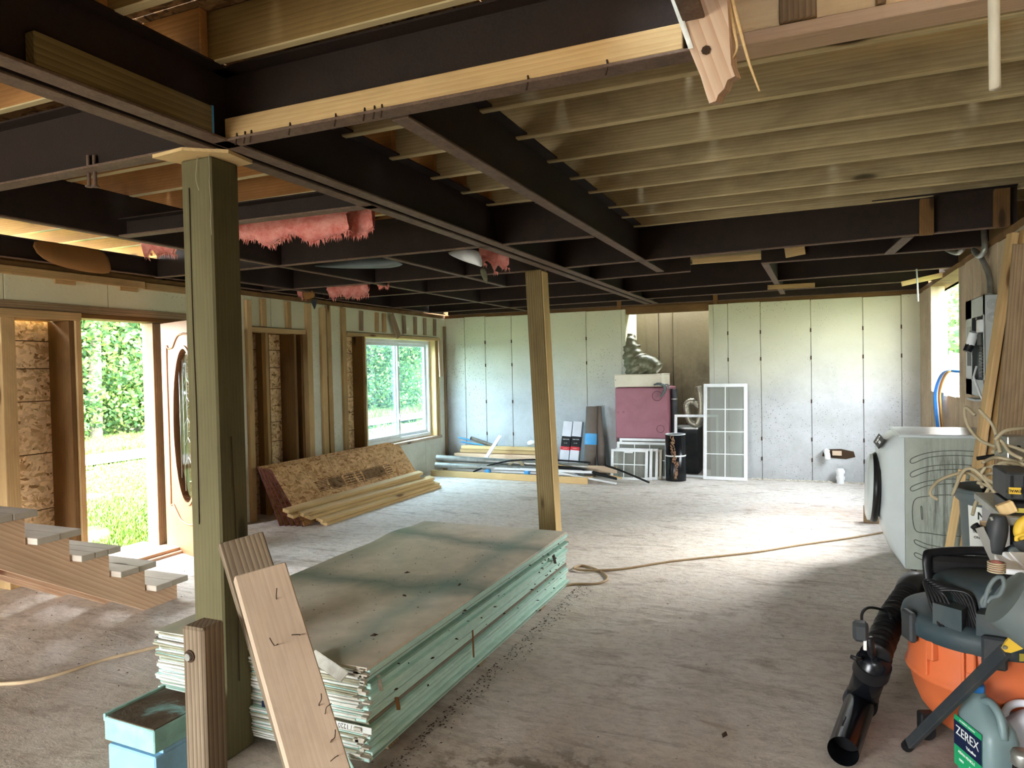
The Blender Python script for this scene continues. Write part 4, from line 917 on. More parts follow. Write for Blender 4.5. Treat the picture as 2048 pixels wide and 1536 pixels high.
for u in (.2, .5, .8):
    p = V((-2.30, 10.12, 1.42)).lerp(V((-2.49, 10.15, 1.9)), u); d_ = V((-.19, .03, .48)).normalized(); q = d_.to_track_quat('Z', 'Y').to_matrix(); r = .24-.13*u
    put('strap_ring', MB().tube([p+q @ V((r*math.cos(a*math.pi/9), r*math.sin(a*math.pi/9), 0)) for a in range(18)], .009, 5, sub=1, closed=True).mesh(['foil']), None, I4, t)
t = thing('flue_pipe', 'dark flue pipe standing at the right side of the furnace', 'pipe', (-1.84, 10.1, 0)); mb = MB(); mb.cyl((-1.83, 10.05, 0), (-1.83, 10.05, 1.22), .045, n=18); put('pipe_run', mb.mesh(['dkgrey']), None, I4, t)
put('clamp', MB().cyl((-1.83, 10.05, 1.07), (-1.83, 10.05, 1.085), .05, n=18).mesh(['metal']), None, I4, t)
mb = MB(); pts = [(-2.06, 9.80, 1.285), (-2.0, 9.80, 1.30), (-1.93, 9.79, 1.28), (-1.90, 9.78, 1.22), (-1.96, 9.775, 1.12)]; mb.tube(pts, .03, 8, sub=5, flat=.5, rr=lambda u: .02+.02*math.sin(u*3)+.006*math.sin(u*40)); mb.tube([(-1.93, 9.80, 1.27), (-1.87, 9.80, 1.29), (-1.85, 9.79, 1.22)], .018, 7, flat=.5)
mb.put('rag', 'canplastic', label='grey rag hooked over the upper right corner of the furnace', cat='rag')
t = thing('metal_cabinet', 'dark grey metal appliance low in the alcove behind the windowless white frame', 'cabinet', (-1.65, 10.4, 0))
put('casing', MB().box(-1.86, -1.53, 10.2, 10.6, 0, .66, ch=.006).mesh(['dkgrey']), None, I4, t); put('drawer_line', MB().box(-1.85, -1.54, 10.195, 10.2, .26, .265).mesh(['black']), None, I4, t); put('top_rim', MB().box(-1.865, -1.525, 10.19, 10.61, .64, .665).mesh(['metal']), None, I4, t)
mb = MB(); pts = [(-1.50, 10.12, 1.25), (-1.47, 10.1, 1.08), (-1.47, 10.1, .88), (-1.53, 10.1, .72), (-1.62, 10.1, .76), (-1.66, 10.1, .90), (-1.66, 10.1, 1.0), (-1.58, 10.1, 1.04), (-1.50, 10.12, .96)]
mb.tube(pts, .05, 12, sub=10, rr=lambda u: .046+.005*math.sin(u*210)); mb.put('flexible_duct', 'foil', label='looped ribbed foil flex duct hanging in the alcove', cat='duct')
# ------------------------------------------------------------------ windows and frames leaning at the far wall
def sash(label, x0, x1, z1, ybot, ytop, cols, rows, mat='white', fw=.035, cat='window sash', group=None, depth=.03, glass=True, latch=False, z0=0.0):
    """leaning sash, bottom edge on the floor at ybot, top edge at ytop"""
    X = Matrix.Identity(4); up = V((0, ytop-ybot, z1-z0)); L = up.length; up.normalize(); nr = V((1, 0, 0)).cross(up)
    for i in range(3): X[i][0] = (1, 0, 0)[i]; X[i][1] = up[i]; X[i][2] = nr[i]; X[i][3] = (x0, ybot, z0+.002)[i]
    W = x1-x0; t = thing('window_sash', label, cat, (x0, ybot, z0), group)
    d = depth
    for nm, a in (('rail', (0, W, 0, fw)), ('rail', (0, W, L-fw, L)), ('stile', (0, fw, fw, L-fw)), ('stile', (W-fw, W, fw, L-fw))): put(nm, MB().box(*a, -d/2, d/2, ch=.003).mesh([mat]), None, X, t)
    for i in range(1, cols): x = fw+(W-2*fw)*i/cols; put('muntin', MB().box(x-.006, x+.006, fw, L-fw, -.006, .006).mesh([mat]), None, X, t)
    for i in range(1, rows): y = fw+(L-2*fw)*i/rows; put('muntin', MB().box(fw, W-fw, y-.006, y+.006, -.0065, .0065).mesh([mat]), None, X, t)
    if glass: put('pane', MB().box(fw, W-fw, fw, L-fw, -.002, .002).mesh(['dustpane']), None, X, t)
    if latch: put('lift_handle', MB().box(W*.38, W*.6, L-.055, L-.03, d/2, d/2+.012, ch=.004).mesh([mat]), None, X, t)
    return t
sash('front small window sash with six panes, leaning before the furnace', -2.60, -2.09, .41, 9.42, 9.50, 3, 2, latch=True)
sash('small white sash just behind the six-pane one, offset to its right', -2.55, -2.04, .42, 9.47, 9.55, 1, 1)
sash('small white sash, third of the leaning row with a dark gap', -2.48, -1.97, .415, 9.52, 9.60, 2, 1)
sash('cream-edged sash, its side showing before the black roll', -2.44, -1.93, .40, 9.58, 9.65, 1, 1, 'cream')
sash('wide white window unit with grid behind the smaller sashes', -2.57, -1.86, .49, 9.64, 9.70, 3, 2)
sash('white storm frame topmost behind the wide window unit', -2.55, -1.87, .535, 9.70, 9.76, 1, 1, depth=.02)
sash('tall white window with eight panes leaning on the far wall', -1.40, -.83, 1.285, 9.74, 9.93, 2, 4, fw=.045)
sash('empty white frame without glass across the alcove mouth', -1.81, -1.21, .86, 9.86, 9.96, 1, 1, fw=.035, glass=False)
t = thing('pipe_section', 'black cylinder roll with torn brown strip and a white band', 'cylinder', (-1.735, 9.58, 0))
X = Matrix.Translation((-1.735, 9.58, 0)); put('shell', MB().lathe([(.135, 0), (.136, .05), (.133, .62), (.125, .62), (.125, .02)], 28).mesh(['blackgloss']), None, X, t)
put('top_rim', MB().lathe([(.124, .62), (.135, .62), (.135, .63), (.124, .63), (.124, .62)], 28).mesh(['white']), None, X, t); put('white_band', MB().lathe([(.1365, .33), (.1375, .332), (.1375, .348), (.1365, .35)], 28).mesh(['white']), None, X, t)
mb = MB(); rnd = random.Random(8)
for i in range(220):
    zz = rnd.uniform(.03, .6); wv = .16 if zz > .2 else .1; a = -1.62+.10*math.sin(zz*9)+rnd.uniform(-wv, wv)*1.3+(.15 if zz < .25 else 0); r = .1375; h_ = rnd.uniform(.008, .03); q = rnd.uniform(.03, .09)
    mb.add([(r*math.cos(a), r*math.sin(a), zz), (r*math.cos(a+q), r*math.sin(a+q), zz+.004), ((r+.006)*math.cos(a+q*.8), (r+.006)*math.sin(a+q*.8), zz+h_), ((r+.004)*math.cos(a), (r+.004)*math.sin(a), zz+h_*1.2)], [(0, 1, 2, 3)])
put('torn_strip', mb.mesh([plain('torn_brown_backing', '#a9846a', .9, dirt='#5a3c2c', damt=.7, dscale=30)]), None, X, t)
# rolls and cartons
for i, (xb, xt, yb_, r, lab, lb) in enumerate(((-2.96, -2.95, 9.62, .085, 'brown-grey paper roll with a blue label leaning by the alcove', True), (-2.80, -2.90, 9.72, .06, 'second brown-grey roll leaning behind the blue-labelled one', False))):
    t = thing('material_roll', lab, 'roll', (xb, yb_, 0)); A = V((xb, yb_, 0)); B = V((xt, yb_+.14, .98-.0*i)); mb = MB().cyl(A, B, r*1.02, r*.98, 20); put('wound_roll', mb.mesh(['felt']), None, I4, t)
    d_ = (B-A)
    if lb: put('label_wrap', MB().cyl(A+d_*.45, A+d_*.61, r*1.03, r*1.02, 20, caps=False).mesh(['lblblue']), None, I4, t, label='light blue paper label around the roll')
    put('roll_core', MB().cyl(B, B+d_*.003, r*.6, r*.6, 16).mesh(['black']), None, I4, t)
for i, x in enumerate((-3.33, -3.18)):
    t = thing('slim_carton', ('left-hand' if i == 0 else 'right-hand')+' tall white carton with black and red bands, beside the paper rolls' if False else ('tall white banded carton nearer the slimmer post' if i == 0 else 'tall white banded carton nearer the paper rolls'), 'carton', (x, 9.6, 0))
    A, B = V((x-.03, 9.62, 0.0)), V((x+.02, 9.78, .76)); X = frame(A, B, (1, 0, 0)); L = (B-A).length
    put('carton_body', MB().box(-L/2, L/2, -.068, .068, -.04, .04, ch=.002).mesh(['boxwhite']), None, X, t)
    zf = .0405 if X.col[2].y < 0 else -.0415
    bb_ = put('black_band', MB().box(.02, .17, -.0685, .0685, min(zf, 0), max(zf, 0)+.0).mesh(['lblblack']), None, X, t); put('red_band', MB().box(-.03, .02, -.0685, .0685, min(zf, 0), max(zf, 0)).mesh(['lblred']), None, X, t)
    nrm = X.to_3x3().col[2]*(1 if zf > 0 else -1); upv = X.to_3x3().col[0]; c0 = X @ V((.125, 0, zf))+nrm*.001
    text('carton_text', 'TRIM COIL', .021, face_frame(c0, (1, 0, 0), upv), 'lblwhite', bb_); text('carton_text', '24" x 50\'', .014, face_frame(X @ V((.07, 0, zf))+nrm*.001, (1, 0, 0), upv), 'lblwhite', t); text('carton_text', 'ALUMINUM', .013, face_frame(X @ V((-.005, 0, zf))+nrm*.001, (1, 0, 0), upv), 'lblwhite', t)
# ------------------------------------------------------------------ pile along the far wall
def L_(label, A, B, w_, t_, mat='spruce', side=(0, 0, 1), cat='lumber', name='lumber_length', **k): return single(name, label, cat, A, B, w_, t_, mat, side, **k)
L_('long pale two-by-four lying in front of the pipes', (-5.2, 9.02, .045), (-2.78, 8.93, .045), .088, .04)
L_('short pale board end beyond the slimmer post at the front of the pile', (-3.3, 9.22, .03), (-2.82, 9.28, .03), .04, .09)
L_('broad weathered board across the right part of the pile', (-3.35, 9.36, .15), (-2.48, 9.30, .15), .09, .04, 'plank')
L_('uppermost pale board of the back row by the far wall', (-5.08, 9.80, .345), (-3.66, 9.80, .345), .05, .09, 'spruce')
L_('second board of the back row, salmon tone', (-5.10, 9.80, .29), (-3.64, 9.79, .29), .05, .09, 'stud')
L_('third board of the back row, wider and dusty', (-5.18, 9.76, .215), (-3.62, 9.76, .215), .08, .10, 'fir'); L_('bottom board of the back row, resting in the corner', (-5.35, 9.72, .12), (-3.6, 9.72, .12), .08, .12, 'plank')
L_('flat base board under the back row', (-5.35, 9.72, .04), (-3.5, 9.72, .04), .08, .16, 'oldwood')
def pipe(label, pts, r, mat, cat='pipe', name='metal_pipe', hollow=False, sub=1, n=14, **k):
    mb = MB(); mb.tube(pts, r, n, sub=sub, caps=not hollow); t = mb.put(name, mat, label=label, cat=cat, **k)
    if hollow:
        A, B = V(pts[0]), V(pts[1]); d_ = (B-A).normalized(); X = WM(t).inverted()
        put('open_end', MB().cyl(A-d_*.001, A+d_*.002, r*.75, n=14).mesh(['rubber']), None, I4, t)
    return t
pipe('long grey pipe with open end, upper of the pile near the corner', [(-5.12, 9.05, .265), (-2.9, 9.35, .17)], .045, 'metal', hollow=True)
pipe('second long grey pipe under the open-ended one', [(-5.10, 8.98, .17), (-3.0, 9.2, .13)], .04, 'metal', hollow=True)
pipe('thin pipe with a dark open end at the corner side of the pile', [(-4.92, 9.12, .125), (-3.6, 9.3, .09)], .025, 'metal', hollow=True)
pipe('short grey pipe poking up over the back boards', [(-4.86, 9.66, .50), (-4.6, 9.9, .36)], .033, 'metal', hollow=True)
for i, (a, b) in enumerate((((-5.2, 9.9, .48), (-4.55, 9.93, .37)), ((-5.17, 9.92, .41), (-4.7, 9.93, .36)))): pipe('thin blue tube by the window-wall corner, %s' % ('upper one' if i == 0 else 'lower one'), [a, (a[0]*.6+b[0]*.4, 9.93, a[2]*.55+b[2]*.45), b], .011, 'bluelt', 'tube', 'plastic_tube', n=8, sub=4)
for i, (y, z, x0, x1, w_, lab) in enumerate(((9.10, .10, -4.95, -3.0, .07, 'broad white gutter channel tied with blue strap'), (9.02, .06, -4.85, -2.9, .05, 'lower white gutter channel along the pale two-by-four'), (9.18, .06, -5.0, -3.1, .06, 'white channel hidden under the pipes'), (9.06, .145, -4.4, -2.75, .045, 'narrow white channel lying on top of the broad one'))):
    mb = MB(); th_ = .004
    mb.box(x0, x1, y-w_/2, y+w_/2, z-.02, z-.016); mb.box(x0, x1, y-w_/2, y-w_/2+th_, z-.02, z+.015); mb.box(x0, x1, y+w_/2-th_, y+w_/2, z-.02, z+.015); mb.put('gutter_channel', 'white', label=lab, cat='channel')
for x, lab in ((-4.28, 'blue strap clip on the white channels, nearer the window wall'), (-3.68, 'blue strap clip on the white channels, nearer the slimmer post')): MB().box(x-.03, x+.03, 8.985, 9.13, .045, .13, ch=.004).put('strap_clip', 'bluelt', label=lab, cat='clip')
L_('short white strip standing slanted against the back boards', (-4.52, 9.42, .20), (-4.36, 9.66, .55), .06, .015, 'white', (1, 0, 0), 'strip', 'trim_strip'); L_('white strip leaning beside the slimmer post', (-3.72, 9.4, .18), (-3.60, 9.7, .52), .045, .03, 'white', (1, 0, 0), 'strip', 'trim_strip')
mb = MB(); mb.tube([(-3.98, 9.83, .42), (-3.88, 9.82, .44), (-3.78, 9.83, .43), (-3.66, 9.83, .44)], .035, 8, rr=lambda u: .03+.012*math.sin(u*9)); mb.put('plastic_wrap', 'white', label='crumpled white plastic on the back boards beside the slimmer post', cat='plastic')
pipe('black hose arching over the white channels', [(-4.50, 9.0, .09), (-4.25, 9.05, .19), (-3.9, 9.08, .262), (-3.4, 9.1, .285), (-2.8, 9.15, .26)], .012, 'rubber', 'hose', 'hose', n=8, sub=5)
pipe('dark tube ending on the floor before the small sashes', [(-2.62, 9.24, .215), (-2.4, 9.2, .16), (-2.0, 9.13, .028)], .014, 'rubber', 'hose', 'hose', n=8, sub=3)
pipe('black-backed long trim pointing to the small sashes', [(-3.4, 9.12, .20), (-2.9, 9.1, .16), (-2.42, 9.08, .07)], .022, 'rubber', 'trim', 'trim_length', n=8, sub=3)
L_('cream trim length on top of the black-backed one', (-3.4, 9.14, .235), (-2.35, 9.08, .075), .02, .03, 'spruce', cat='trim', name='trim_length'); L_('white trim length ending on the floor by the sashes', (-3.4, 9.02, .15), (-2.40, 8.98, .02), .02, .04, 'white', cat='trim', name='trim_length')
mb = MB()
for k in range(4): mb.tube([(-3.90+(.10+.012*k)*math.cos(a*math.pi/8), 9.16, .13+(.10+.012*k)*max(-.5, math.sin(a*math.pi/8))) for a in range(16)], .006, 5, sub=1, closed=True)
mb.put('cable_coil', 'wire', label='grey cable coil standing among the pipes and channels', cat='coil')
# pipes at the wall foot
t = thing('drain_stub', 'white plastic drain stub rising from the floor at the far wall', 'pipe', (.29, 9.88, 0)); mb = MB(); mb.cyl((.29, 9.88, 0), (.285, 9.88, .19), .045, n=20); put('pipe_body', mb.mesh(['white']), None, I4, t)
for z in (.07, .15): put('coupling', MB().cyl((.29, 9.88, z-.02), (.29, 9.88, z+.02), .053, n=20).mesh(['white']), None, I4, t)
put('wall_hole', MB().prism([(.08, .33), (.10, .42), (.30, .43), (.45, .40), (.47, .33), (.36, .30), (.2, .31)], 0, .006, X=Matrix(((1, 0, 0, 0), (0, 0, -1, YF-.004), (0, 1, 0, 0), (0, 0, 0, 1)))).mesh(['litter']), None, I4, wf)
t = thing('pipe_elbow', 'white plastic pipe end with cap poking out of the wall hole', 'pipe', (.14, 9.93, .36)); put('pipe_body', MB().tube([(.13, 10.0, .40), (.13, 9.93, .40), (.14, 9.91, .36), (.145, 9.91, .30)], .035, 14, sub=3).mesh(['white']), None, I4, t); put('cap', MB().cyl((.13, 9.915, .42), (.13, 9.91, .40), .04, n=14).mesh(['white']), None, I4, t)
single('wood_chunk', 'small board piece stuck in the wall hole above the drain stub', 'wood block', (.20, 9.975, .375), (.31, 9.975, .375), .06, .03, 'plank')
mb = MB(); rnd = random.Random(3)
def mbcr(mb, x, y, z, s_):
    X = Matrix.Translation((x, y, z)) @ Matrix.Rotation(rnd.uniform(0, 6), 4, 'Z') @ Matrix.Diagonal((s_, s_*.8, s_*.6, 1)); mb.add([(1, 0, 0), (0, 1, 0), (-1, 0, 0), (0, -1, 0), (0, 0, 1), (0, 0, -.3)], [(0, 1, 4), (1, 2, 4), (2, 3, 4), (3, 0, 4), (1, 0, 5), (2, 1, 5), (3, 2, 5), (0, 3, 5)], X)
for i in range(420): mbcr(mb, rnd.uniform(-.8, 1.1), 9.98-abs(rnd.gauss(0, .05)), .004, rnd.choice([.01, .015, .025]))
mb.put('rubble', 'plaster', kind='stuff', label='crumbled concrete rubble along the foot of the far wall')
single('wood_chunk', 'small block on the floor peeking out beside the washer door', 'wood block', (.42, 7.55, .08), (.55, 7.55, .08), .07, .16, 'oldwood', (0, 1, 0))

# ================================================================== HANGING THINGS UNDER THE CEILING
def ragged(name, label, A, B, drop, mat='insul', th_=.05, seed=1, fr=1.0, cat='insulation', top=.03):
    """torn batt hanging from A to B with a ragged lower fringe"""
    rnd = random.Random(seed); A, B = V(A), V(B); n = max(8, int((B-A).length/.03)); d_ = (B-A)/n; nr = V((0, 0, 1)).cross((B-A).normalized()); mb = MB(); c = (A+B)/2; vs = []; H = []; top = max(top, 2.69-c.z) if c.z < 2.66 and (c.y > 3.7 or n < 14) else top
    for i in range(n+1):
        u = i/n; e = drop*(.55+.45*noise.noise(V((u*5+seed, 0, 0)))*1.6)*min(1, 6*u+.4, 6*(1-u)+.4); H.append(max(.02, e))
    rows = 5
    for side in (-1, 1):
        for i in range(n+1):
            p = A+d_*i-c
            for r in range(rows+1):
                v_ = r/rows; bul = math.sin(math.pi*min(1, v_*1.05))*.5+.5; off = nr*side*th_/2*bul*(1-.5*v_); off += nr*.02*noise.noise(V((i*.4, r*.6, seed+side)))
                vs.append(p+off+V((0, 0, top-(H[i]+top)*v_)))
    m = rows+1; K = (n+1)*m; fs = []
    for s_ in (0, 1):
        for i in range(n):
            for r in range(rows): a = s_*K+i*m+r; q = (a, a+m, a+m+1, a+1); fs.append(q if s_ else q[::-1])
    for i in range(n): a = i*m+rows; fs.append((a, a+m, K+a+m, K+a)); a = i*m; fs.append((a, K+a, K+a+m, a+m))
    mb.add(vs, fs, None, 0, True)
    for i in range(int(n*7*fr)):
        u = rnd.random(); i0 = min(n-1, int(u*n)); p = A+d_*u*n-c+V((0, 0, -H[i0]+.006)); l_ = rnd.uniform(.012, .045); s_ = V((rnd.uniform(-.012, .012), rnd.uniform(-.012, .012), 0)); w_ = .005
        nn = d_.normalized()*w_; off = nr*rnd.uniform(-.5, .5)*th_*.5
        mb.add([p+off-nn, p+off+nn, p+off+s_+V((0, 0, -l_))], [(0, 1, 2)])
    return put(name, mb.mesh([mat]), None, Matrix.Translation(c), None, label, cat)
ragged('insulation_batt', 'long torn pink insulation hanging right of the big post under the slim crossbar', PY(472, 462, 3.45), PY(700, 452, 3.5), .12, seed=2, th_=.08, top=.08)
ragged('insulation_batt', 'narrow end of pink insulation touching the main beam', PY(690, 456, 3.6), PY(748, 446, 3.6), .10, seed=6, th_=.06, top=.06)
ragged('insulation_batt', 'pink insulation tuft hanging left of the big post', PY(285, 486, 3.9), PY(352, 490, 3.9), .13, seed=3, th_=.09, top=.04)
ragged('insulation_batt', 'pale pink insulation clump over the window wall, in the middle', PY(655, 572, 6.15), PY(738, 570, 6.15), .20, seed=5, th_=.1, top=.05)
ragged('insulation_batt', 'tiny pink tuft next to the clump over the window', PY(755, 567, 6.15), PY(778, 566, 6.15), .06, seed=8, th_=.05)
ragged('insulation_batt', 'pinkish insulation wad stuck under the main beam, half wrapped in paper', PY(958, 500, 5.3), PY(1018, 520, 5.4), .16, seed=9, th_=.12, top=.06)
ragged('insulation_batt', 'small pink tuft beside the hanging brown card scrap', PY(595, 578, 6.3), PY(612, 578, 6.3), .14, seed=12, th_=.05)
def sheet3(name, label, pts, mat, cat, th_=.004):
    """bent sheet from a grid of points [row][col]"""
    R, Cn = len(pts), len(pts[0]); vs = [V(p) for r in pts for p in r]; c = sum(vs, V())/len(vs); vs = [v-c for v in vs]; fs = []
    for r in range(R-1):
        for q in range(Cn-1): a = r*Cn+q; fs.append((a, a+1, a+Cn+1, a+Cn))
    o = put(name, mesh(vs, fs, smooth=True, mats=[mat]), None, Matrix.Translation(c), None, label, cat); md = o.modifiers.new('thick', 'SOLIDIFY'); md.thickness = th_; md2 = o.modifiers.new('sub', 'SUBSURF'); md2.levels = 1; md2.render_levels = 1; return o
sheet3('cardboard_sheet', 'curved brown cardboard tucked under the beams over the doorway', [[PX(55, 475, -5.3), PX(110, 484, -5.3), PX(165, 492, -5.3), PX(216, 501, -5.3)], [PX(68, 508, -5.25), PX(115, 518, -5.22), PX(170, 528, -5.22), PX(222, 530, -5.25)], [PX(100, 526, -5.3), PX(135, 538, -5.28), PX(180, 546, -5.28), PX(228, 551, -5.3)]], 'card', 'cardboard')
sheet3('card_scrap', 'small brown card scrap dangling over the boarded opening', [[PY(602, 577, 6.2), PY(628, 579, 6.2)], [PY(604, 590, 6.15), PY(631, 588, 6.15)], [PY(605, 603, 6.2), PY(634, 595, 6.2)]], 'card', 'cardboard')
sheet3('felt_scrap', 'dark pointed felt scrap under the small card scrap', [[PY(620, 599, 6.25), PY(636, 595, 6.25)], [PY(623, 607, 6.25), PY(635, 605, 6.25)], [PY(629, 620, 6.25), PY(630, 620, 6.25)]], 'dkgrey', 'felt')
sheet3('torn_sheet', 'torn greyish sheet draped under the beams left of the slimmer post', [[PY(610, 532, 5.0), PY(680, 522, 5.0), PY(740, 515, 5.0), PY(790, 514, 5.0)], [PY(640, 535, 4.9), PY(700, 532, 4.9), PY(760, 530, 4.9), PY(800, 524, 4.9)], [PY(680, 537, 5.0), PY(730, 537, 5.0), PY(790, 537, 5.0), PY(812, 528, 5.0)]], 'canplastic', 'sheet')
sheet3('torn_sheet', 'pleated whitish vapour sheet hanging under the main beam behind the slim channels', [[PY(888, 505, 5.1), PY(915, 500, 5.1), PY(940, 497, 5.1), PY(960, 500, 5.1)], [PY(905, 514, 5.0), PY(928, 512, 5.05), PY(948, 515, 4.95), PY(964, 520, 5.05)], [PY(930, 524, 5.05), PY(945, 528, 5.1), PY(958, 533, 5.0), PY(966, 536, 5.1)]], 'white', 'sheet')
sheet3('felt_scrap', 'twisted dark scrap dangling below the pleated vapour sheet', [[PY(957, 535, 5.2), PY(972, 536, 5.2)], [PY(962, 552, 5.15), PY(976, 550, 5.2)], [PY(970, 566, 5.2), PY(976, 571, 5.2)]], 'duct', 'felt')
# broken hanging post with splinters at the top of the picture
t = thing('broken_post', 'broken pinkish wood post hanging from above with a splintered end', 'broken post', PY(1400, 60, 1.85))
fr_ = [PY(1338, -10, 1.85), PY(1452, -10, 1.85), PY(1458, 60, 1.85), PY(1462, 130, 1.85), PY(1470, 152, 1.85), PY(1455, 160, 1.85), PY(1448, 178, 1.85), PY(1436, 190, 1.85), PY(1432, 202, 1.85), PY(1418, 207, 1.85), PY(1400, 150, 1.85), PY(1375, 90, 1.85)]
ox = fr_[0].copy(); ang = math.radians(20)
mb = MB(); n = len(fr_); top_add = V((-.03, 0, .75)); fr_[0] += top_add; fr_[1] += top_add
mb.add([p for p in fr_]+[p+V((.01, .05, .01)) for p in fr_], [tuple(range(n))[::-1], tuple(range(n, 2*n))]+[(i, (i+1) % n, n+(i+1) % n, n+i) for i in range(n)])
Xr = Matrix.Translation(PY(1400, 100, 1.85)) @ Matrix.Rotation(math.radians(72), 4, 'Y'); mb.v = [Xr.inverted() @ v for v in mb.v]; put('post_body', mb.mesh(['broken']), None, Xr, t)
e0, e1, e2, e3 = PY(1338, -10, 1.845), PY(1352, -10, 1.845), PY(1387, 96, 1.845), PY(1377, 98, 1.845); mb = MB(); mb.add([e0, e1, e2, e3], [(0, 1, 2, 3)]); put('paint_streak', mb.mesh(['tape']), None, I4, t, label='flaking white paint along one edge')
for i, pts in enumerate(([PY(1455, -10, 1.88), PY(1468, 60, 1.87), PY(1474, 95, 1.87), PY(1464, 118, 1.87)], [PY(1460, -20, 1.88), PY(1480, 60, 1.87), PY(1500, 130, 1.86), PY(1519, 182, 1.86)], [PY(1452, -10, 1.88), PY(1460, 70, 1.88), PY(1466, 130, 1.88)])): put('splinter', MB().tube(pts, .006, 5, sub=4, rr=lambda u: .006*(1-.6*u)).mesh(['spruce']), None, I4, t)
put('nail_hole', MB().lathe([(.012, 0), (.008, .003), (0, .001)], 8, X=Matrix.Translation(PY(1412, 100, 1.845)) @ Matrix.Rotation(math.pi/2, 4, 'X')).mesh(['litter']), None, I4, t)
A, B = PY(1990, 178, 2.5), PY(1985, -40, 2.5); pipe('short white pipe hanging from the stairwell edge', [A, B+V((0, 0, .4))], .0155, 'cream', n=12)
pipe('thin white pull string hanging from a beam over the washer', [PY(1833, 538, 7.85), PY(1835, 570, 7.85), PY(1836, 603, 7.85)], .008, 'white', 'string', 'pull_string', n=5)

# ================================================================== RIGHT WALL GEAR
Y1_, Y2_ = 5.83, 6.50
t = thing('breaker_panel', 'open grey electrical panel on the right wall with exposed breakers', 'electrical panel', (XR-.05, 6.15, 1.3))
mb = MB(); xa, xb_ = XR-.105, XR-.005; mb.box(xa, xb_, Y1_, Y1_+.004, 1.28, 2.0); mb.box(xa, xb_, Y2_-.004, Y2_, 1.28, 2.0); mb.box(xa, xb_, Y1_, Y2_, 1.28, 1.284); mb.box(xa, xb_, Y1_, Y2_, 1.996, 2.0); mb.box(xb_-.004, xb_, Y1_, Y2_, 1.28, 2.0)
mb.box(xa, xa+.003, Y1_, Y1_+.05, 1.28, 2.0); mb.box(xa, xa+.003, Y2_-.22, Y2_, 1.28, 2.0); mb.box(xa, xa+.003, Y1_, Y2_, 1.86, 2.0); mb.box(xa, xa+.003, Y1_, Y2_, 1.28, 1.40); put('panel_case', mb.mesh(['panelgrey']), None, I4, t)
for k in range(14):
    put('breaker', MB().box(xa-.006, xa+.04, Y1_+.06, Y1_+.16, 1.42+k*.021, 1.438+k*.021, ch=.002).mesh(['black']), None, I4, t)
put('main_breaker', MB().box(xa-.018, xa+.04, Y1_+.06, Y1_+.18, 1.74, 1.83, ch=.003).mesh(['white']), None, I4, t); put('main_switch', MB().box(xa-.03, xa, Y1_+.08, Y1_+.14, 1.83, 1.85).mesh(['black']), None, I4, t); put('bus_block', MB().box(xa-.01, xa+.04, Y1_+.07, Y1_+.2, 1.65, 1.73, ch=.003).mesh(['dkgrey']), None, I4, t)
put('wiring_label', MB().box(xa-.002, xa, Y2_-.2, Y2_-.06, 1.5, 1.62).mesh(['dkgrey']), None, I4, t); put('wiring_label', MB().box(xa-.002, xa, Y2_-.2, Y2_-.06, 1.66, 1.80).mesh(['metal']), None, I4, t)
for zz in (1.93, 1.84, 1.36):
    for rr_ in (.014, .024, .034): put('knockout', MB().tube([(XR-.055+rr_*math.cos(a*math.pi/7), Y1_-.001, zz+rr_*math.sin(a*math.pi/7)) for a in range(14)], .0012, 4, sub=1, closed=True).mesh(['metal']), None, I4, t)
t = thing('panel_cover', 'white and black plastic sensor sticking out from the electrical panel', 'sensor', (XR-.13, 6.2, 1.65)); A, B = PX(1948, 664, XR-.12), PX(1940, 690, XR-.14); put('white_body', MB().cyl(A, B, .03, .03, 10).mesh(['white']), None, I4, t); put('black_end', MB().cyl(B, PX(1934, 703, XR-.16), .032, .03, 8).mesh(['black']), None, I4, t)
pipe('thick grey cable drooping from the beams down into the electrical panel', [PX(1968, 462, XR-.03), PX(1969, 500, XR-.05), PX(1958, 512, XR-.06), PX(1948, 500, XR-.06), PX(1960, 512, XR-.04), PX(1976, 545, XR-.03), PX(1980, 575, XR-.03), V((XR-.05, 5.95, 2.0))], .02, 'metal', 'cable', 'thick_cable', n=10, sub=6)
pipe('loop of thick grey cable disappearing over the beam by the panel wall', [PX(1880, 488, XR-.04), PX(1895, 500, XR-.05), PX(1915, 506, XR-.05), PX(1926, 498, XR-.04)], .02, 'metal', 'cable', 'thick_cable', n=10, sub=6)
pipe('black cable hanging below the electrical panel', [V((XR-.02, 6.34, 1.28)), V((XR-.02, 6.34, 1.15)), V((XR-.02, 6.28, 1.0))], .008, 'rubber', 'cable', 'cable', n=6)
pipe('white cable pair coming out of the electrical panel behind the leaning boards', [V((XR-.12, 6.02, 1.5)), V((XR-.14, 6.02, 1.42)), V((XR-.13, 5.85, 1.3)), V((XR-.1, 5.65, 1.15))], .008, 'white', 'cable', 'cable', n=6)
MB().box(XR-.1, XR-.0, 6.2, 6.5, 1.235, 1.25, ch=.002).put('shelf_strip', 'panelgrey', label='small grey strip right below the electrical panel', cat='bracket')
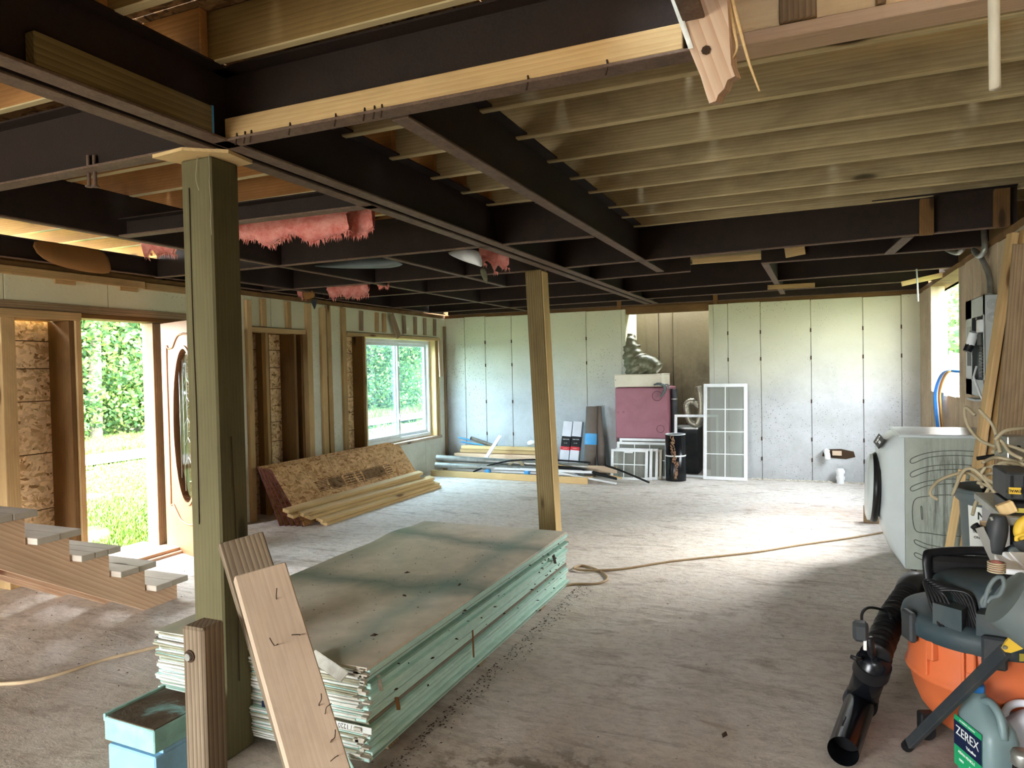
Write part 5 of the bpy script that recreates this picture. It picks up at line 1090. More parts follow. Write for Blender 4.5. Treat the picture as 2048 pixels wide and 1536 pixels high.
for i, (dx, m_, r, lab) in enumerate(((0, 'blue', .014, 'bright blue tube bending down from the wall opening, outer one'), (.03, 'blue', .013, 'blue tube beside the outer one at the wall opening'), (.055, 'white', .009, 'white wire coming in through the wall opening'), (.075, 'brown', .008, 'brown wire running down under the wall opening'), (.10, 'tanwire', .008, 'tan wire running down under the wall opening'))):
    pipe(lab, [V((XR+.15, 7.52+dx, 1.40)), V((XR+.02, 7.6+dx, 1.44)), V((XR-.05, 7.95-dx*2.2, 1.42)), V((XR-.07, 8.28-dx*3.0, 1.25)), V((XR-.06, 8.36-dx*3.4, 1.05)), V((XR-.05, 8.22-dx*3.4, .7)), V((XR-.05, 8.15-dx*3.4, .3))], r, m_, 'tube' if i < 2 else 'wire', 'water_tube' if i < 2 else 'wire', n=8, sub=6)
mb = MB(); mb.lathe([(0, 0), (.14, .01), (.18, .12), (.17, .3), (.12, .42), (.05, .50), (0, .51)], 14, X=Matrix.Translation((XR+.30, 9.55, 1.12))); mb.put('white_sack', 'white', label='white plastic sack just outside the wall opening', cat='sack')

# ------------------------------------------------------------------ washer
t = thing('washing_machine', 'white front-loading washer with a rust-streaked ribbed side', 'washing machine', (.85, 6.2, 0))
WY0, WY1 = 5.86, 6.54; prof = [(.60, .02), (.545, .12), (.50, .24), (.47, .40), (.465, .60), (.475, .78), (.47, .87), (.49, .93), (.535, .985), (.575, 1.0)]
mb = MB(); ny = 14; vs = []
for j in range(ny+1):
    v_ = j/ny*2-1; y = WY0+(WY1-WY0)*j/ny; b = .055*(1-abs(v_)**2.6)
    for (x, z) in prof: k_ = 1-abs(v_)**8; vs.append((.598*(1-k_)+x*k_-b*(1 if .1 < z < .95 else .3)*.6, y, z))
n = len(prof); fs = [(j*n+i, j*n+i+1, (j+1)*n+i+1, (j+1)*n+i) for j in range(ny) for i in range(n-1)]
back = len(vs)
for j in (0, ny):
    pass
mb.add(vs, fs, None, 0, True); put('front_panel', mb.mesh(['wgloss']), None, I4, t)
put('cabinet', MB().box(.595, XR-.02, WY0+.01, WY1, .02, .985, ch=.006).mesh(['wgloss']), None, I4, t)
sp_ = put('side_panel', MB().box(0, XR-.02-.60, 0, .012, 0, .965, ch=.002).mesh(['wside']), None, Matrix.Translation((.60, WY0, .02)), t, label='grey-green side panel streaked with dirty runs')
put('lid', MB().box(.56, XR-.02, WY0-.006, WY1+.005, .985, 1.012, ch=.010).mesh(['wgloss']), None, I4, t)
def rib(pts, r=.005): put('side_rib', MB().tube([(x, WY0-.001, z) for x, z in pts], r, 6, sub=5, closed=True, flat=.6).mesh(['rib']), None, I4, sp_)
for zc, h_ in ((.835, .035), (.735, .035), (.63, .033)): rib([(.645, zc), (.75, zc+.045), (.9, zc+.065), (1.05, zc+.06), (1.13, zc+.04), (1.13, zc+.04-h_), (1.05, zc+.06-h_), (.9, zc+.065-h_), (.75, zc+.045-h_), (.65, zc-h_)])
rib([(.655, .52), (.75, .565), (.9, .58), (1.1, .56), (1.12, .34), (1.1, .30), (.9, .285), (.75, .295), (.66, .32)]); rib([(.70, .48), (.705, .40), (.712, .40), (.708, .48)], .004)
for zc in (.20, .105): rib([(.665, zc+.04), (.75, zc+.01), (.9, zc-.005), (1.1, zc), (1.1, zc-.03), (.9, zc-.035), (.75, zc-.02), (.668, zc+.01)])
Xd = Matrix.Translation((.415, 6.2, .56)) @ Matrix.Rotation(math.radians(-87), 4, 'Y')
put('door_ring', MB().lathe([(.20, -.03), (.27, -.03), (.275, 0), (.255, .025), (.19, .015)], 40).mesh(['black']), None, Xd, t, label='black porthole door ring')
put('door_cover', MB().lathe([(.262, .012), (.258, .034), (.22, .048), (.12, .054), (0, .056)], 40).mesh(['wgloss']), None, Xd, t, label='shiny pale cover of the porthole door')
Xc = face_frame(V((.475, 6.12, .925)), (0, -1, 0), (.5, 0, .86)); cs_ = put('control_strip', MB().box(-.22, .24, -.045, .04, .018, .03, ch=.004).mesh(['dkgrey']), None, Xc, t, label='dark control panel along the top front edge')
put('control_knob', MB().cyl((-.02, 0, .028), (-.02, 0, .038), .028, .026, 20).mesh(['metal']), None, Xc, cs_)
for k in range(5): put('control_button', MB().box(.09+k*.025, .105+k*.025, -.012, .006, .03, .034).mesh(['white']), None, Xc, cs_)
put('badge_circle', MB().tube([(.965+.014*math.cos(a*math.pi/6), WY0-.002, .13+.014*math.sin(a*math.pi/6)) for a in range(12)], .0015, 4, sub=1, closed=True).mesh(['black']), None, I4, t)
for x in (.66, 1.1):
    for y in (WY0+.06, WY1-.06): put('foot', MB().cyl((x, y, 0), (x, y, .025), .02, n=10).mesh(['black']), None, I4, t)
# ------------------------------------------------------------------ boards leaning at the right
L_('pale edge-on board leaning, first of those beside the washer', (.86, 5.42, 0), (1.13, 5.22, 2.32), .038, .14, 'stud', (1, 0, 0), 'board', 'leaning_board')
L_('second leaning board pressed to the first, slightly darker', (.925, 5.36, 0), (1.17, 5.14, 2.32), .036, .14, 'furr', (1, 0, 0), 'board', 'leaning_board')
L_('wide knotty board leaning at the picture edge behind the bin', (1.06, 5.22, 0), (1.15, 4.85, 2.2), .20, .036, 'oldwood', (1, 0, 0), 'board', 'leaning_board')
L_('thin strip of board seen low between washer and bin', (.79, 5.55, 0), (.92, 5.6, .8), .05, .03, 'spruce', (1, 0, 0), 'board', 'leaning_board')
# ------------------------------------------------------------------ bin
t = thing('waste_bin', 'tall grey plastic bin with a white notice, stuffed with wires', 'bin', (.925, 4.35, 0)); X = Matrix.Translation((.925, 4.35, 0))
put('bin_body', MB().lathe([(0, .01), (.17, .01), (.18, .03), (.215, .6), (.225, .80), (.245, .82), (.25, .86), (.24, .875), (.225, .87), (.22, .8), (.17, .05), (0, .04)], 36).mesh(['canplastic']), None, X, t)
put('rolled_rim', MB().tube([(.246*math.cos(a*math.pi/16), .246*math.sin(a*math.pi/16), .87) for a in range(32)], .01, 6, sub=1, closed=True).mesh(['canplastic']), None, X, t)
# notice wrapped on the bin wall, facing the camera side
mb = MB(); n = 8; a0, a1 = math.radians(207), math.radians(247); vs = []
for i in range(n+1):
    a = a0+(a1-a0)*i/n; vs += [(.2205*math.cos(a), .2205*math.sin(a), .56), (.2305*math.cos(a), .2305*math.sin(a), .80)]
mb.add(vs, [(2*i, 2*i+2, 2*i+3, 2*i+1) for i in range(n)]); no_ = put('notice', mb.mesh(['lblwhite']), None, X, t, label='white printed notice stuck on the bin')
am = math.radians(229); nrm = V((math.cos(am), math.sin(am), 0)); rt = V((-math.sin(am), math.cos(am), 0))
for s_, sz, zz, off in (('NY', .055, .755, .010), ('recycling', .018, .70, 0), ('THIS BIN', .016, .672, -.02), ('ONLY', .018, .645, -.02)): text('notice_text', s_, sz, face_frame(X @ (nrm*.236+rt*off+V((0, 0, zz))), rt, (0, 0, 1)), 'lblblack', no_)
mb = MB(); mb.add([(-.03, -.006, 0), (.01, -.006, 0), (.01, -.018, 0), (.035, 0, 0), (.01, .018, 0), (.01, .006, 0), (-.03, .006, 0)], [tuple(range(7))]); put('notice_arrow', mb.mesh(['lblblack']), None, face_frame(X @ (nrm*.236+rt*.02+V((0, 0, .60))), rt, (0, 0, 1)), no_)
rnd = random.Random(31)
for i in range(9): 
    a = rnd.uniform(0, 6.28); p = V((.925+.12*math.cos(a), 4.35+.12*math.sin(a), .84)); q = p+V((rnd.uniform(-.12, .12), rnd.uniform(-.1, .1), rnd.uniform(.02, .07)))
    pipe('flat black strip sticking out of the bin', [p-V((q.x-p.x, q.y-p.y, .02))*.8, p, q], .010, 'rubber', 'strip', 'plastic_strip', n=5, sub=3, group='black strips in the bin')
MB().tube([(1.0, 4.30, .84), (1.02, 4.28, .93), (1.06, 4.32, .97)], .05, 8, rr=lambda u: .05+.01*math.sin(u*20)).put('blue_wrap', 'lblnavy', label='dark blue crumpled plastic in the bin', cat='plastic')
# cables tumbling over the bin
paths = [[(1960, 1010), (1990, 960), (2040, 925), (2060, 900)], [(1905, 990), (1925, 945), (1945, 938), (1970, 960), (2000, 1000)], [(1875, 1000), (1860, 985), (1880, 960), (1930, 945), (1958, 960), (1965, 975)], [(1950, 830), (1930, 815), (1935, 850), (1960, 880), (1995, 895)], [(1957, 818), (1985, 850), (1995, 885), (2003, 915)], [(1990, 880), (2010, 862), (2050, 855)],
 [(1985, 905), (2000, 890), (2030, 895), (2055, 905)], [(1950, 945), (1975, 935), (2005, 930), (2035, 940)], [(1962, 950), (1985, 965), (2010, 975), (2040, 990)], [(1965, 925), (1990, 915), (2020, 920), (2050, 930)], [(1955, 965), (1985, 975), (2015, 990), (2030, 1020)], [(1970, 935), (1962, 950), (1975, 962), (2010, 968)], [(2000, 905), (1995, 880), (2005, 885), (2020, 905), (2045, 918)],
 [(1960, 955), (1995, 945), (2025, 955), (2050, 950)], [(1985, 940), (2005, 925), (2035, 930), (2050, 945)], [(1945, 1030), (1955, 1000), (1985, 985), (2020, 985)], [(1995, 960), (2010, 1000), (2020, 1030)]]
for i, pth in enumerate(paths):
    yy = 4.0 if i != 3 and i != 4 else 4.3
    lab = {2: 'long cream cable arching out in front of the washer side', 3: 'cream cable loop rising above the washer top', 4: 'cream cable coming down from the loop over the washer', 15: 'cable end hanging over the notice on the bin'}.get(i, 'flat cream cable in the tangle on the bin')
    pipe(lab, [PY(a, b, yy+.06*math.sin(i*2.1+k)) for k, (a, b) in enumerate(pth)], .0085, 'wire', 'cable', 'electric_cable', n=6, sub=7, group=None if i in (2, 3, 4, 15) else 'cables tangled over the bin')
t = thing('junction_box', 'dull metal outlet box half buried in the cable tangle', 'junction box', PY(2018, 893, 4.1)); put('box_body', MB().box(-.05, .05, -.05, .05, -.055, .055, ch=.004).mesh(['metal']), None, Matrix.Translation(PY(2022, 893, 4.12)) @ Matrix.Rotation(.4, 4, 'Z'), t); put('knockout', MB().cyl((0, -.052, 0), (0, -.051, 0), .012, n=10).mesh(['rubber']), None, Matrix.Translation(PY(2022, 893, 4.12)) @ Matrix.Rotation(.4, 4, 'Z'), t)
pipe('black cable with pointed end resting across the leaning boards', [PY(1955, 917, 4.35), PY(1990, 912, 4.3), PY(2040, 908, 4.25)], .012, 'rubber', 'cable', 'electric_cable', n=6, sub=3)
# ------------------------------------------------------------------ work stand at the right edge carrying tool cases
SY = 2.75
t = thing('work_stand', 'dark folding work stand at the picture edge carrying tools', 'stand', (.75, SY, 0))
p = PY(2005, 1030, SY); zt = p.z
put('stand_top', MB().box(p.x, XR-.05, SY-.02, SY+.45, zt-.03, zt, ch=.004).mesh(['metal']), None, I4, t); put('stand_apron', MB().box(p.x+.02, XR-.08, SY, SY+.42, zt-.18, zt-.03).mesh(['blackgloss']), None, I4, t)
for x, y in ((XR-.12, SY+.05), (XR-.12, SY+.4), (p.x+.2, SY+.4)): put('leg', MB().box(x-.02, x+.02, y-.02, y+.02, 0, zt-.03).mesh(['black']), None, I4, t)
def atbox(name, label, cat, px0, py0, px1, py1, Y, d, mat, zoff=0, **k):
    a, b = PY(px0, py0, Y), PY(px1, py1, Y); return MB().box(min(a.x, b.x), max(a.x, b.x), Y, Y+d, min(a.z, b.z), max(a.z, b.z), ch=.004).put(name, mat, label=label, cat=cat, **k)
t = thing('tool_case', 'dark grey tool case with a small yellow maker label, upside down', 'tool case', PY(2030, 1000, SY+.05)); a, b = PY(2012, 945, SY+.06), PY(2075, 1003, SY+.06)
put('case_shell', MB().box(a.x, b.x, SY+.06, SY+.26, b.z, a.z, ch=.006).mesh(['dkgrey']), None, I4, t)
for q in range(4): put('case_rib', MB().box(a.x+.012+q*.035, a.x+.017+q*.035, SY+.052, SY+.06, b.z+.01, a.z-.01).mesh(['black']), None, I4, t)
a, b = PY(2017, 974, SY+.055), PY(2041, 988, SY+.055); ml_ = put('maker_label', MB().box(a.x, b.x, SY+.046, SY+.052, b.z, a.z).mesh(['yellow']), None, I4, t); text('label_text', 'DEWALT', .0135, face_frame((a+b)/2-V((0, .0105, 0)), (-1, 0, 0), (0, 0, -1)), 'lblblack', ml_)
t = thing('parts_box', 'flat black box with yellow printed front under the tool case', 'box', PY(2030, 1018, SY)); a, b = PY(2016, 1006, SY+.02), PY(2075, 1027, SY+.02)
put('box_body', MB().box(a.x, b.x, SY+.02, SY+.22, b.z, a.z, ch=.002).mesh(['black']), None, I4, t); put('yellow_front', MB().box(a.x+.01, b.x, SY+.016, SY+.02, b.z, (a.z+b.z)/2).mesh(['yellowd']), None, I4, t)
single('wood_scrap', 'cut wood end lying beside the flat black box on the stand', 'wood block', PY(2007, 1006, SY+.02), PY(2019, 1027, SY+.02), .03, .05, 'spruce', (0, 1, 0))
t = thing('drill_body', 'yellow and black power tool at the picture edge under the stand top', 'power tool', PY(2040, 1070, 2.6)); put('yellow_housing', MB().tube([PY(2060, 1040, 2.62), PY(2044, 1050, 2.62), PY(2040, 1068, 2.62), PY(2055, 1078, 2.62)], .016, 10, rr=lambda u: .02-.004*u).mesh(['yellow']), None, I4, t); put('yellow_clip', MB().tube([PY(2050, 1068, 2.6), PY(2034, 1074, 2.6), PY(2033, 1082, 2.6)], .006, 7).mesh(['yellow']), None, I4, t); put('black_grip', MB().tube([PY(2038, 1080, 2.62), PY(2048, 1092, 2.62), PY(2066, 1105, 2.62)], .02, 10).mesh(['dkgrey']), None, I4, t)
t = thing('grinder', 'black hand tool hanging below the stand edge in front of the bin', 'power tool', PY(1990, 1080, 2.7))
put('tool_body', MB().tube([PY(1996, 1030, 2.72), PY(1994, 1060, 2.72), PY(1988, 1105, 2.72)], .03, 12, rr=lambda u: .022+.010*math.sin(u*3)).mesh(['dkgrey']), None, I4, t); put('side_knob', MB().tube([PY(1948, 1050, 2.72), PY(1960, 1062, 2.72), PY(1972, 1068, 2.72)], .012, 8, rr=lambda u: .014-.006*u).mesh(['rubber']), None, I4, t)
put('guard_blade', MB().box(-.012, .012, -.001, .001, -.06, .06).mesh(['metal']), None, Matrix.Translation(PY(1975, 1090, 2.7)) @ Matrix.Rotation(-.38, 4, 'Y'), t); put('small_flap', MB().box(-.02, .02, -.003, .003, -.022, .022).mesh(['oldwood']), None, Matrix.Translation(PY(1974, 1055, 2.74)), t); put('prong', MB().cyl(PY(1985, 1040, 2.7), PY(1982, 1034, 2.7), .006, n=6).mesh(['metal']), None, I4, t)
pipe('dark tube crossing behind the stand edge', [PY(1985, 1112, 2.75), PY(2020, 1100, 2.75), PY(2055, 1080, 2.75)], .013, 'dkgrey', 'tube', 'tube', n=8, sub=3); pipe('grey hose loop at the picture edge over the spirit level', [PY(2060, 1108, 2.7), PY(2030, 1098, 2.7), PY(2022, 1104, 2.7), PY(2035, 1115, 2.7), PY(2065, 1118, 2.7)], .008, 'canplastic', 'hose', 'hose', n=7, sub=5)
for i, (q, lab) in enumerate((((2022, 1108, 2075, 1165), 'white spirit level edge slanting out of the picture'), ((2034, 1108, 2085, 1160), 'second white level edge beside the first'), ((2008, 1115, 2028, 1145), 'short white strip end by the level'))):
    single('level_bar', lab, 'level', PY(q[0], q[1], 2.55), PY(q[2], q[3], 2.4), .016, .05, 'white', (0, 0, 1))
# hanging bucket with side handle
t = thing('plastic_bucket', 'grey-green plastic bucket lying on its side with a handle, over the vacuum', 'bucket', PY(2000, 1230, 2.3))
A, B = PY(2010, 1195, 2.35), PY(2125, 1265, 2.35); mb = MB(); mb.cyl(A, B, .085, .10, 28, caps=False); mb.cyl(A+(B-A)*.01, A, .085, .085, 28); put('bucket_shell', mb.mesh(['canplastic']), None, I4, t)
put('handle_loop', MB().tube([PY(1968, 1213, 2.25), PY(1976, 1180, 2.25), PY(1990, 1158, 2.25), PY(2004, 1155, 2.25), PY(2008, 1170, 2.25), PY(1998, 1190, 2.25), PY(1982, 1196, 2.25), PY(1974, 1205, 2.25)], .006, 8, sub=6).mesh(['canplastic']), None, I4, t)
put('brace_rib', MB().tube([PY(1966, 1215, 2.25), PY(1964, 1200, 2.25), PY(1982, 1178, 2.25)], .005, 6).mesh(['canplastic']), None, I4, t)
t = thing('rope_ball', 'small red-grey ball of wound cord on the bucket handle', 'cord ball', PY(1993, 1133, 2.3)); c_ = PY(1993, 1134, 2.3)
put('ball_core', MB().lathe([(0, -.02), (.014, -.015), (.02, 0), (.014, .015), (0, .02)], 14, X=Matrix.Translation(c_)).mesh([plain('faded_red_cord', '#a06458', .9, dirt='#6c5048', damt=.6, dscale=20)]), None, I4, t)
for q in range(5): put('cord_turn', MB().tube([c_+V(((.0205*math.cos(a*math.pi/6)), (.0205*math.sin(a*math.pi/6)), (q-2)*.006)) for a in range(12)], .0022, 5, sub=1, closed=True).mesh(['wire']), None, I4, t)
# ------------------------------------------------------------------ shop vacuum
VX, VY = .64, 3.36
t = thing('shop_vacuum', 'orange drum shop vacuum with a dark slate lid and coiled cord', 'vacuum cleaner', (VX, VY, 0)); X = Matrix.Translation((VX, VY, 0))
dr_ = put('drum', MB().lathe([(0, .07), (.19, .07), (.205, .09), (.245, .14), (.27, .20), (.285, .265), (.298, .275), (.302, .285), (.298, .295), (.29, .31), (.285, .40), (.295, .47), (.28, .475)], 56).mesh(['orange']), None, X, t)
for a in (215, 243, 300, 330): 
    q = math.radians(a); Xq = X @ Matrix.Rotation(q, 4, 'Z'); put('drum_rib', MB().box(.278, .302, -.006, .006, .30, .455, ch=.002).mesh(['orange']), None, Xq, dr_); put('latch_lug', MB().box(.28, .312, .012, .045, .37, .45, ch=.005).mesh(['orange']), None, Xq, dr_)
put('lid_skirt', MB().lathe([(.298, .44), (.312, .445), (.315, .49), (.308, .515), (.27, .53), (.20, .535), (0, .54)], 56).mesh(['slate']), None, X, t)
md_ = put('motor_dome', MB().lathe([(.215, .53), (.21, .60), (.195, .64), (.15, .668), (.08, .68), (0, .684)], 40).mesh(['slate']), None, X, t)
for a in (232, 262, 300): q = math.radians(a); put('lid_buttress', MB().prism([(.20, -.035), (.295, -.055), (.295, .055), (.20, .035)], .50, .60, X @ Matrix.Rotation(q, 4, 'Z')).mesh(['slate']), None, I4, t)
for a in (200, 262): q = math.radians(a); put('lid_latch', MB().box(.30, .33, -.04, .04, .41, .53, ch=.008).mesh(['dkgrey']), None, X @ Matrix.Rotation(q, 4, 'Z'), t)
put('carry_handle', MB().tube([(-.20, .08, .60), (-.205, .10, .70), (-.17, .13, .72), (-.0, .18, .73), (.13, .16, .72), (.17, .14, .66)], .02, 8, sub=5, flat=.6).mesh(['black']), None, X, t)
put('handle_tray', MB().box(-.20, .15, .10, .20, .62, .71, ch=.02).mesh(['black']), None, X, t)
for k in range(6):
    o = k*.007; put('cord_loop', MB().tube([(-.235+o*.6, -.10-o, .66-o*.5), (-.165+o, -.14-o, .645), (-.115, -.20-o*.4, .57), (-.13+o, -.245, .50), (-.185, -.24+o, .495+o), (-.215+o, -.19, .55), (-.235+o, -.15, .62)], .0065, 6, sub=5, closed=True).mesh(['black']), None, X @ Matrix.Rotation(.03*k, 4, 'Z'), t)
a = math.radians(278); put('warning_label', MB().box(-.075, .075, -.001, .001, -.025, .025).mesh(['metal']), None, X @ Matrix.Translation((.213*math.cos(a), .213*math.sin(a)-.004, .575)) @ Matrix.Rotation(math.radians(8), 4, 'Z'), md_, label='silver warning label on the motor housing')
put('warning_print', MB().box(-.07, .07, -.0014, .0, .015, .021).box(-.05, -.043, -.0014, 0, -.018, .010).mesh(['lblred']), None, X @ Matrix.Translation((.213*math.cos(a), .213*math.sin(a)-.0055, .575)) @ Matrix.Rotation(math.radians(8), 4, 'Z'), md_)
a = math.radians(285); put('yellow_label', MB().box(-.055, .055, -.001, .001, -.014, .014).mesh(['yellowd']), None, X @ Matrix.Translation((.318*math.cos(a), .318*math.sin(a)-.006, .47)) @ Matrix.Rotation(math.radians(15), 4, 'Z'), t)
for a in (200, 260, 320, 80): 
    q = math.radians(a); c_ = V((VX+.25*math.cos(q), VY+.25*math.sin(q), .035)); put('caster_wheel', MB().cyl(c_-V((0, .012, 0)), c_+V((0, .012, 0)), .034, n=18).mesh(['black']), None, I4, t); put('caster_fork', MB().box(-.03, .03, -.022, .022, 0, .07, ch=.006).mesh(['black']), None, Matrix.Translation(c_+V((0, 0, .01))) @ Matrix.Rotation(q, 4, 'Z'), t)
# ------------------------------------------------------------------ leaf blower
t = thing('leaf_blower', 'black leaf blower tube lying on the floor beside the vacuum', 'leaf blower', PZ(1720, 1400))
P0, P1, P2, P3, P4 = PZ(1686, 1503, .062), PZ(1722, 1400, .066), PY(1752, 1312, 3.25), PY(1782, 1240, 3.5), PY(1812, 1192, 3.75)
P2.z = max(P2.z, .07)
put('nozzle_tube', MB().tube([P0, P0.lerp(P1, .5), P1], .058, 26, sub=2, rr=lambda u: .056+.004*u, caps=False).mesh(['blackgloss']), None, I4, t)
M['void'] = plain('shaded_bore', '#020203', .9)  # black disc colour paints the shade inside the open nozzle
put('nozzle_mouth', MB().cyl(P0+(P1-P0)*.25, P0+(P1-P0)*.27, .055, n=24).mesh(['void']), None, I4, t)
d_ = (P1-P0).normalized(); put('joint_collar', MB().cyl(P1-d_*.03, P1+d_*.03, .070, .068, 26).mesh(['black']), None, I4, t)
put('middle_tube', MB().tube([P1, P2], .06, 26, sub=1, rr=lambda u: .062).mesh(['blackgloss']), None, I4, t); d2 = (P2-P1).normalized(); put('joint_collar', MB().cyl(P1.lerp(P2, .72)-d2*.02, P1.lerp(P2, .72)+d2*.04, .072, .07, 26).mesh(['black']), None, I4, t)
put('bellows', MB().tube([P2, P3, P4], .07, 24, sub=22, rr=lambda u: .054-.002*u+.005*math.sin(u*110)).mesh(['black']), None, I4, t)
put('engine_housing', MB().tube([P4, P4+V((.05, .12, .02)), P4+V((.16, .22, -.06))], .1, 18, sub=4, rr=lambda u: .055+.02*u).mesh(['black']), None, I4, t)
c_ = P1.lerp(P2, .75)
put('control_grip', MB().tube([c_+V((0, 0, .05)), PY(1742, 1300, 3.1), PY(1738, 1275, 3.08)], .016, 10).mesh(['black']), None, I4, t)
put('throttle_handle', MB().box(-.028, .028, -.03, .03, -.035, .04, ch=.012).mesh(['dkgrey']), None, Matrix.Translation(PY(1721, 1263, 3.08)), t); put('trigger', MB().box(-.006, .006, -.006, .006, -.03, .03, ch=.002).mesh(['lblwhite']), None, Matrix.Translation(PY(1730, 1285, 3.06)), t)
put('throttle_cable', MB().tube([PY(1724, 1250, 3.1), PY(1724, 1228, 3.2), PY(1735, 1216, 3.3), PY(1755, 1217, 3.4), PY(1775, 1225, 3.45), PY(1783, 1238, 3.4)], .006, 7, sub=6).mesh(['rubber']), None, I4, t)
put('side_lever', MB().tube([c_+V((-.04, 0, .03)), PY(1715, 1318, 3.1), PY(1702, 1313, 3.1)], .009, 7).mesh(['black']), None, I4, t)
put('tube_rib', MB().tube([P0.lerp(P1, .25)+V((-.02, -.02, .053)), P0.lerp(P1, .4)+V((-.02, -.02, .056))], .004, 5, sub=1).mesh(['black']), None, I4, t); put('tube_rib', MB().tube([P1.lerp(P2, .35)+V((-.02, -.02, .056)), P1.lerp(P2, .6)+V((-.02, -.02, .058))], .004, 5, sub=1).mesh(['black']), None, I4, t)
# ------------------------------------------------------------------ bar with yellow head
t = thing('hand_saw', 'long black square bar with a yellow metal head, propped across the vacuum', 'bar tool', PZ(1812, 1490)); A, B = PZ(1815, 1492, .02), PY(2012, 1300, 2.62); X = frame(A, B, (0, 0, 1)); L = (B-A).length
put('square_bar', MB().box(-L/2, L/2, -.019, .019, -.012, .012, ch=.003).mesh(['dkgrey']), None, X, t); put('rubber_tip', MB().cyl(A-(B-A)*.01, A+(B-A)*.03, .022, n=12).mesh(['rubber']), None, I4, t)
hp = [PY(q[0], q[1], 2.60) for q in ((2004, 1298), (2012, 1284), (2026, 1268), (2040, 1256), (2060, 1250), (2066, 1290), (2040, 1300), (2022, 1306), (2010, 1304))]; n = len(hp); mb = MB(); mb.add(hp+[p+V((0, .012, 0)) for p in hp], [tuple(range(n)), tuple(range(n, 2*n))[::-1]]+[(i, n+i, n+(i+1) % n, (i+1) % n) for i in range(n)]); put('yellow_head', mb.mesh(['yellow']), None, I4, t, label='yellow metal head plate with rivet')
for q, r in (((2010, 1295), .007), ((2038, 1270), .009)): p = PY(*q, 2.598); put('rivet', MB().cyl(p, p-V((0, .004, 0)), r, r*.7, 12).mesh(['metal' if r < .008 else 'black']), None, I4, t)
# ------------------------------------------------------------------ jugs
def jug(name, label, base, w_, d_, h, mat, rz, capm, cat='jug'):
    """flat-sided jug with sloped shoulders, offset neck, handle loop and cap"""
    t = thing(name, label, cat, base); X = Matrix.Translation(base) @ Matrix.Rotation(rz, 4, 'Z'); mb = MB(); lv = [(0, .90, .9, 0), (.03, 1, 1, 0), (.30, 1, 1, 0), (.62, 1, 1, 0), (.72, .92, .92, -.03), (.84, .62, .7, -.16), (.91, .34, .45, -.28), (.95, .26, .40, -.30)]; n = 24; vs = []
    for (u, sx_, sy_, ox_) in lv:
        for i in range(n):
            a = 2*math.pi*i/n; e = 5 if u < .8 else 2.5; cx, sy = math.cos(a), math.sin(a); k = (abs(cx)**e+abs(sy)**e)**(-1/e)
            vs.append((cx*k*w_/2*sx_+ox_*w_, sy*k*d_/2*sy_, u*h))
    fs = [(r*n+i, r*n+(i+1) % n, (r+1)*n+(i+1) % n, (r+1)*n+i) for r in range(len(lv)-1) for i in range(n)]; fs += [tuple(range(n))[::-1], tuple(range((len(lv)-1)*n, len(lv)*n))]; mb.add(vs, fs, None, 0, True); put('jug_body', mb.mesh([mat]), None, X, t)
    put('cap', MB().lathe([(0, h*1.02), (w_*.125, h*1.02), (w_*.135, h*1.01), (w_*.135, h*.95), (0, h*.95)], 18, X=Matrix.Translation((-.30*w_, 0, 0))).mesh([capm]), None, X, t)
    put('handle', MB().tube([(-.14*w_, 0, h*.88), (.12*w_, 0, h*.93), (.36*w_, 0, h*.84), (.44*w_, 0, h*.66)], w_*.07, 10, sub=5).mesh([mat]), None, X, t); return t, X
bp = PZ(1975, 1600, 0); M['jugteal'] = plain('grey_green_jug', '#74898a', .35, dirt='#5c6c6c', damt=.3, dscale=4)
t, X = jug('antifreeze_jug', 'grey-green antifreeze jug with blue cap and green label, before the vacuum', (bp.x+.01, bp.y+.05, 0), .20, .125, .36, 'jugteal', math.radians(-68), 'lblnavy')
[c for c in COL.objects if c.parent == t and c.name.startswith('cap')][0].data.materials[0] = M['blue']
fy = -.064
put('label_green', MB().box(-.088, .07, fy-.0006, fy, .06, .245).mesh(['lblgreen']), None, X, t); ln_ = put('label_navy', MB().box(-.088, .07, fy-.0012, fy-.0006, .135, .225).mesh(['lblnavy']), None, X, t)
ff = lambda x, z, o=.0016: X @ face_frame(V((x, fy-o, z)), (1, 0, 0), (0, 0, 1))
text('label_text', 'ZEREX', .047, ff(-.010, .192), 'lblwhite', ln_, .0004, .95); text('label_text', 'Valvoline', .015, ff(.012, .155), 'lblwhite', ln_); text('label_text', 'ASIAN VEHICLE', .014, ff(-.015, .118, .001), 'lblwhite', t); text('label_text', 'ANTIFREEZE / COOLANT', .008, ff(-.010, .235, .001), 'lblwhite', t)
put('label_box', MB().box(-.0, .06, fy-.001, fy-.0006, .07, .095).mesh(['aqua']), None, X, t); text('label_text', '50/50', .012, ff(-.045, .09, .001), 'lblwhite', t)
bp = PZ(2062, 1560, 0); jug('detergent_jug', 'white translucent jug with open handle at the lower picture edge', (.70, 3.02, 0), .19, .14, .33, 'boxwhite', math.radians(160), 'boxwhite')
bp = PZ(2045, 1660, 0); t = thing('spray_bottle', 'small brown-black bottle with silver collar at the lower picture corner', 'bottle', (bp.x, bp.y, 0)); X = Matrix.Translation((bp.x, bp.y, 0)); put('bottle_body', MB().lathe([(0, 0), (.045, .004), (.048, .02), (.048, .14), (.04, .17), (.028, .19), (.026, .22), (0, .22)], 24).mesh([plain('dark_brown_glass', '#2c2824', .2)]), None, X, t); put('collar', MB().lathe([(.027, .215), (.032, .22), (.03, .235), (.033, .25), (.028, .262), (0, .262)], 20).mesh(['metal']), None, X, t)
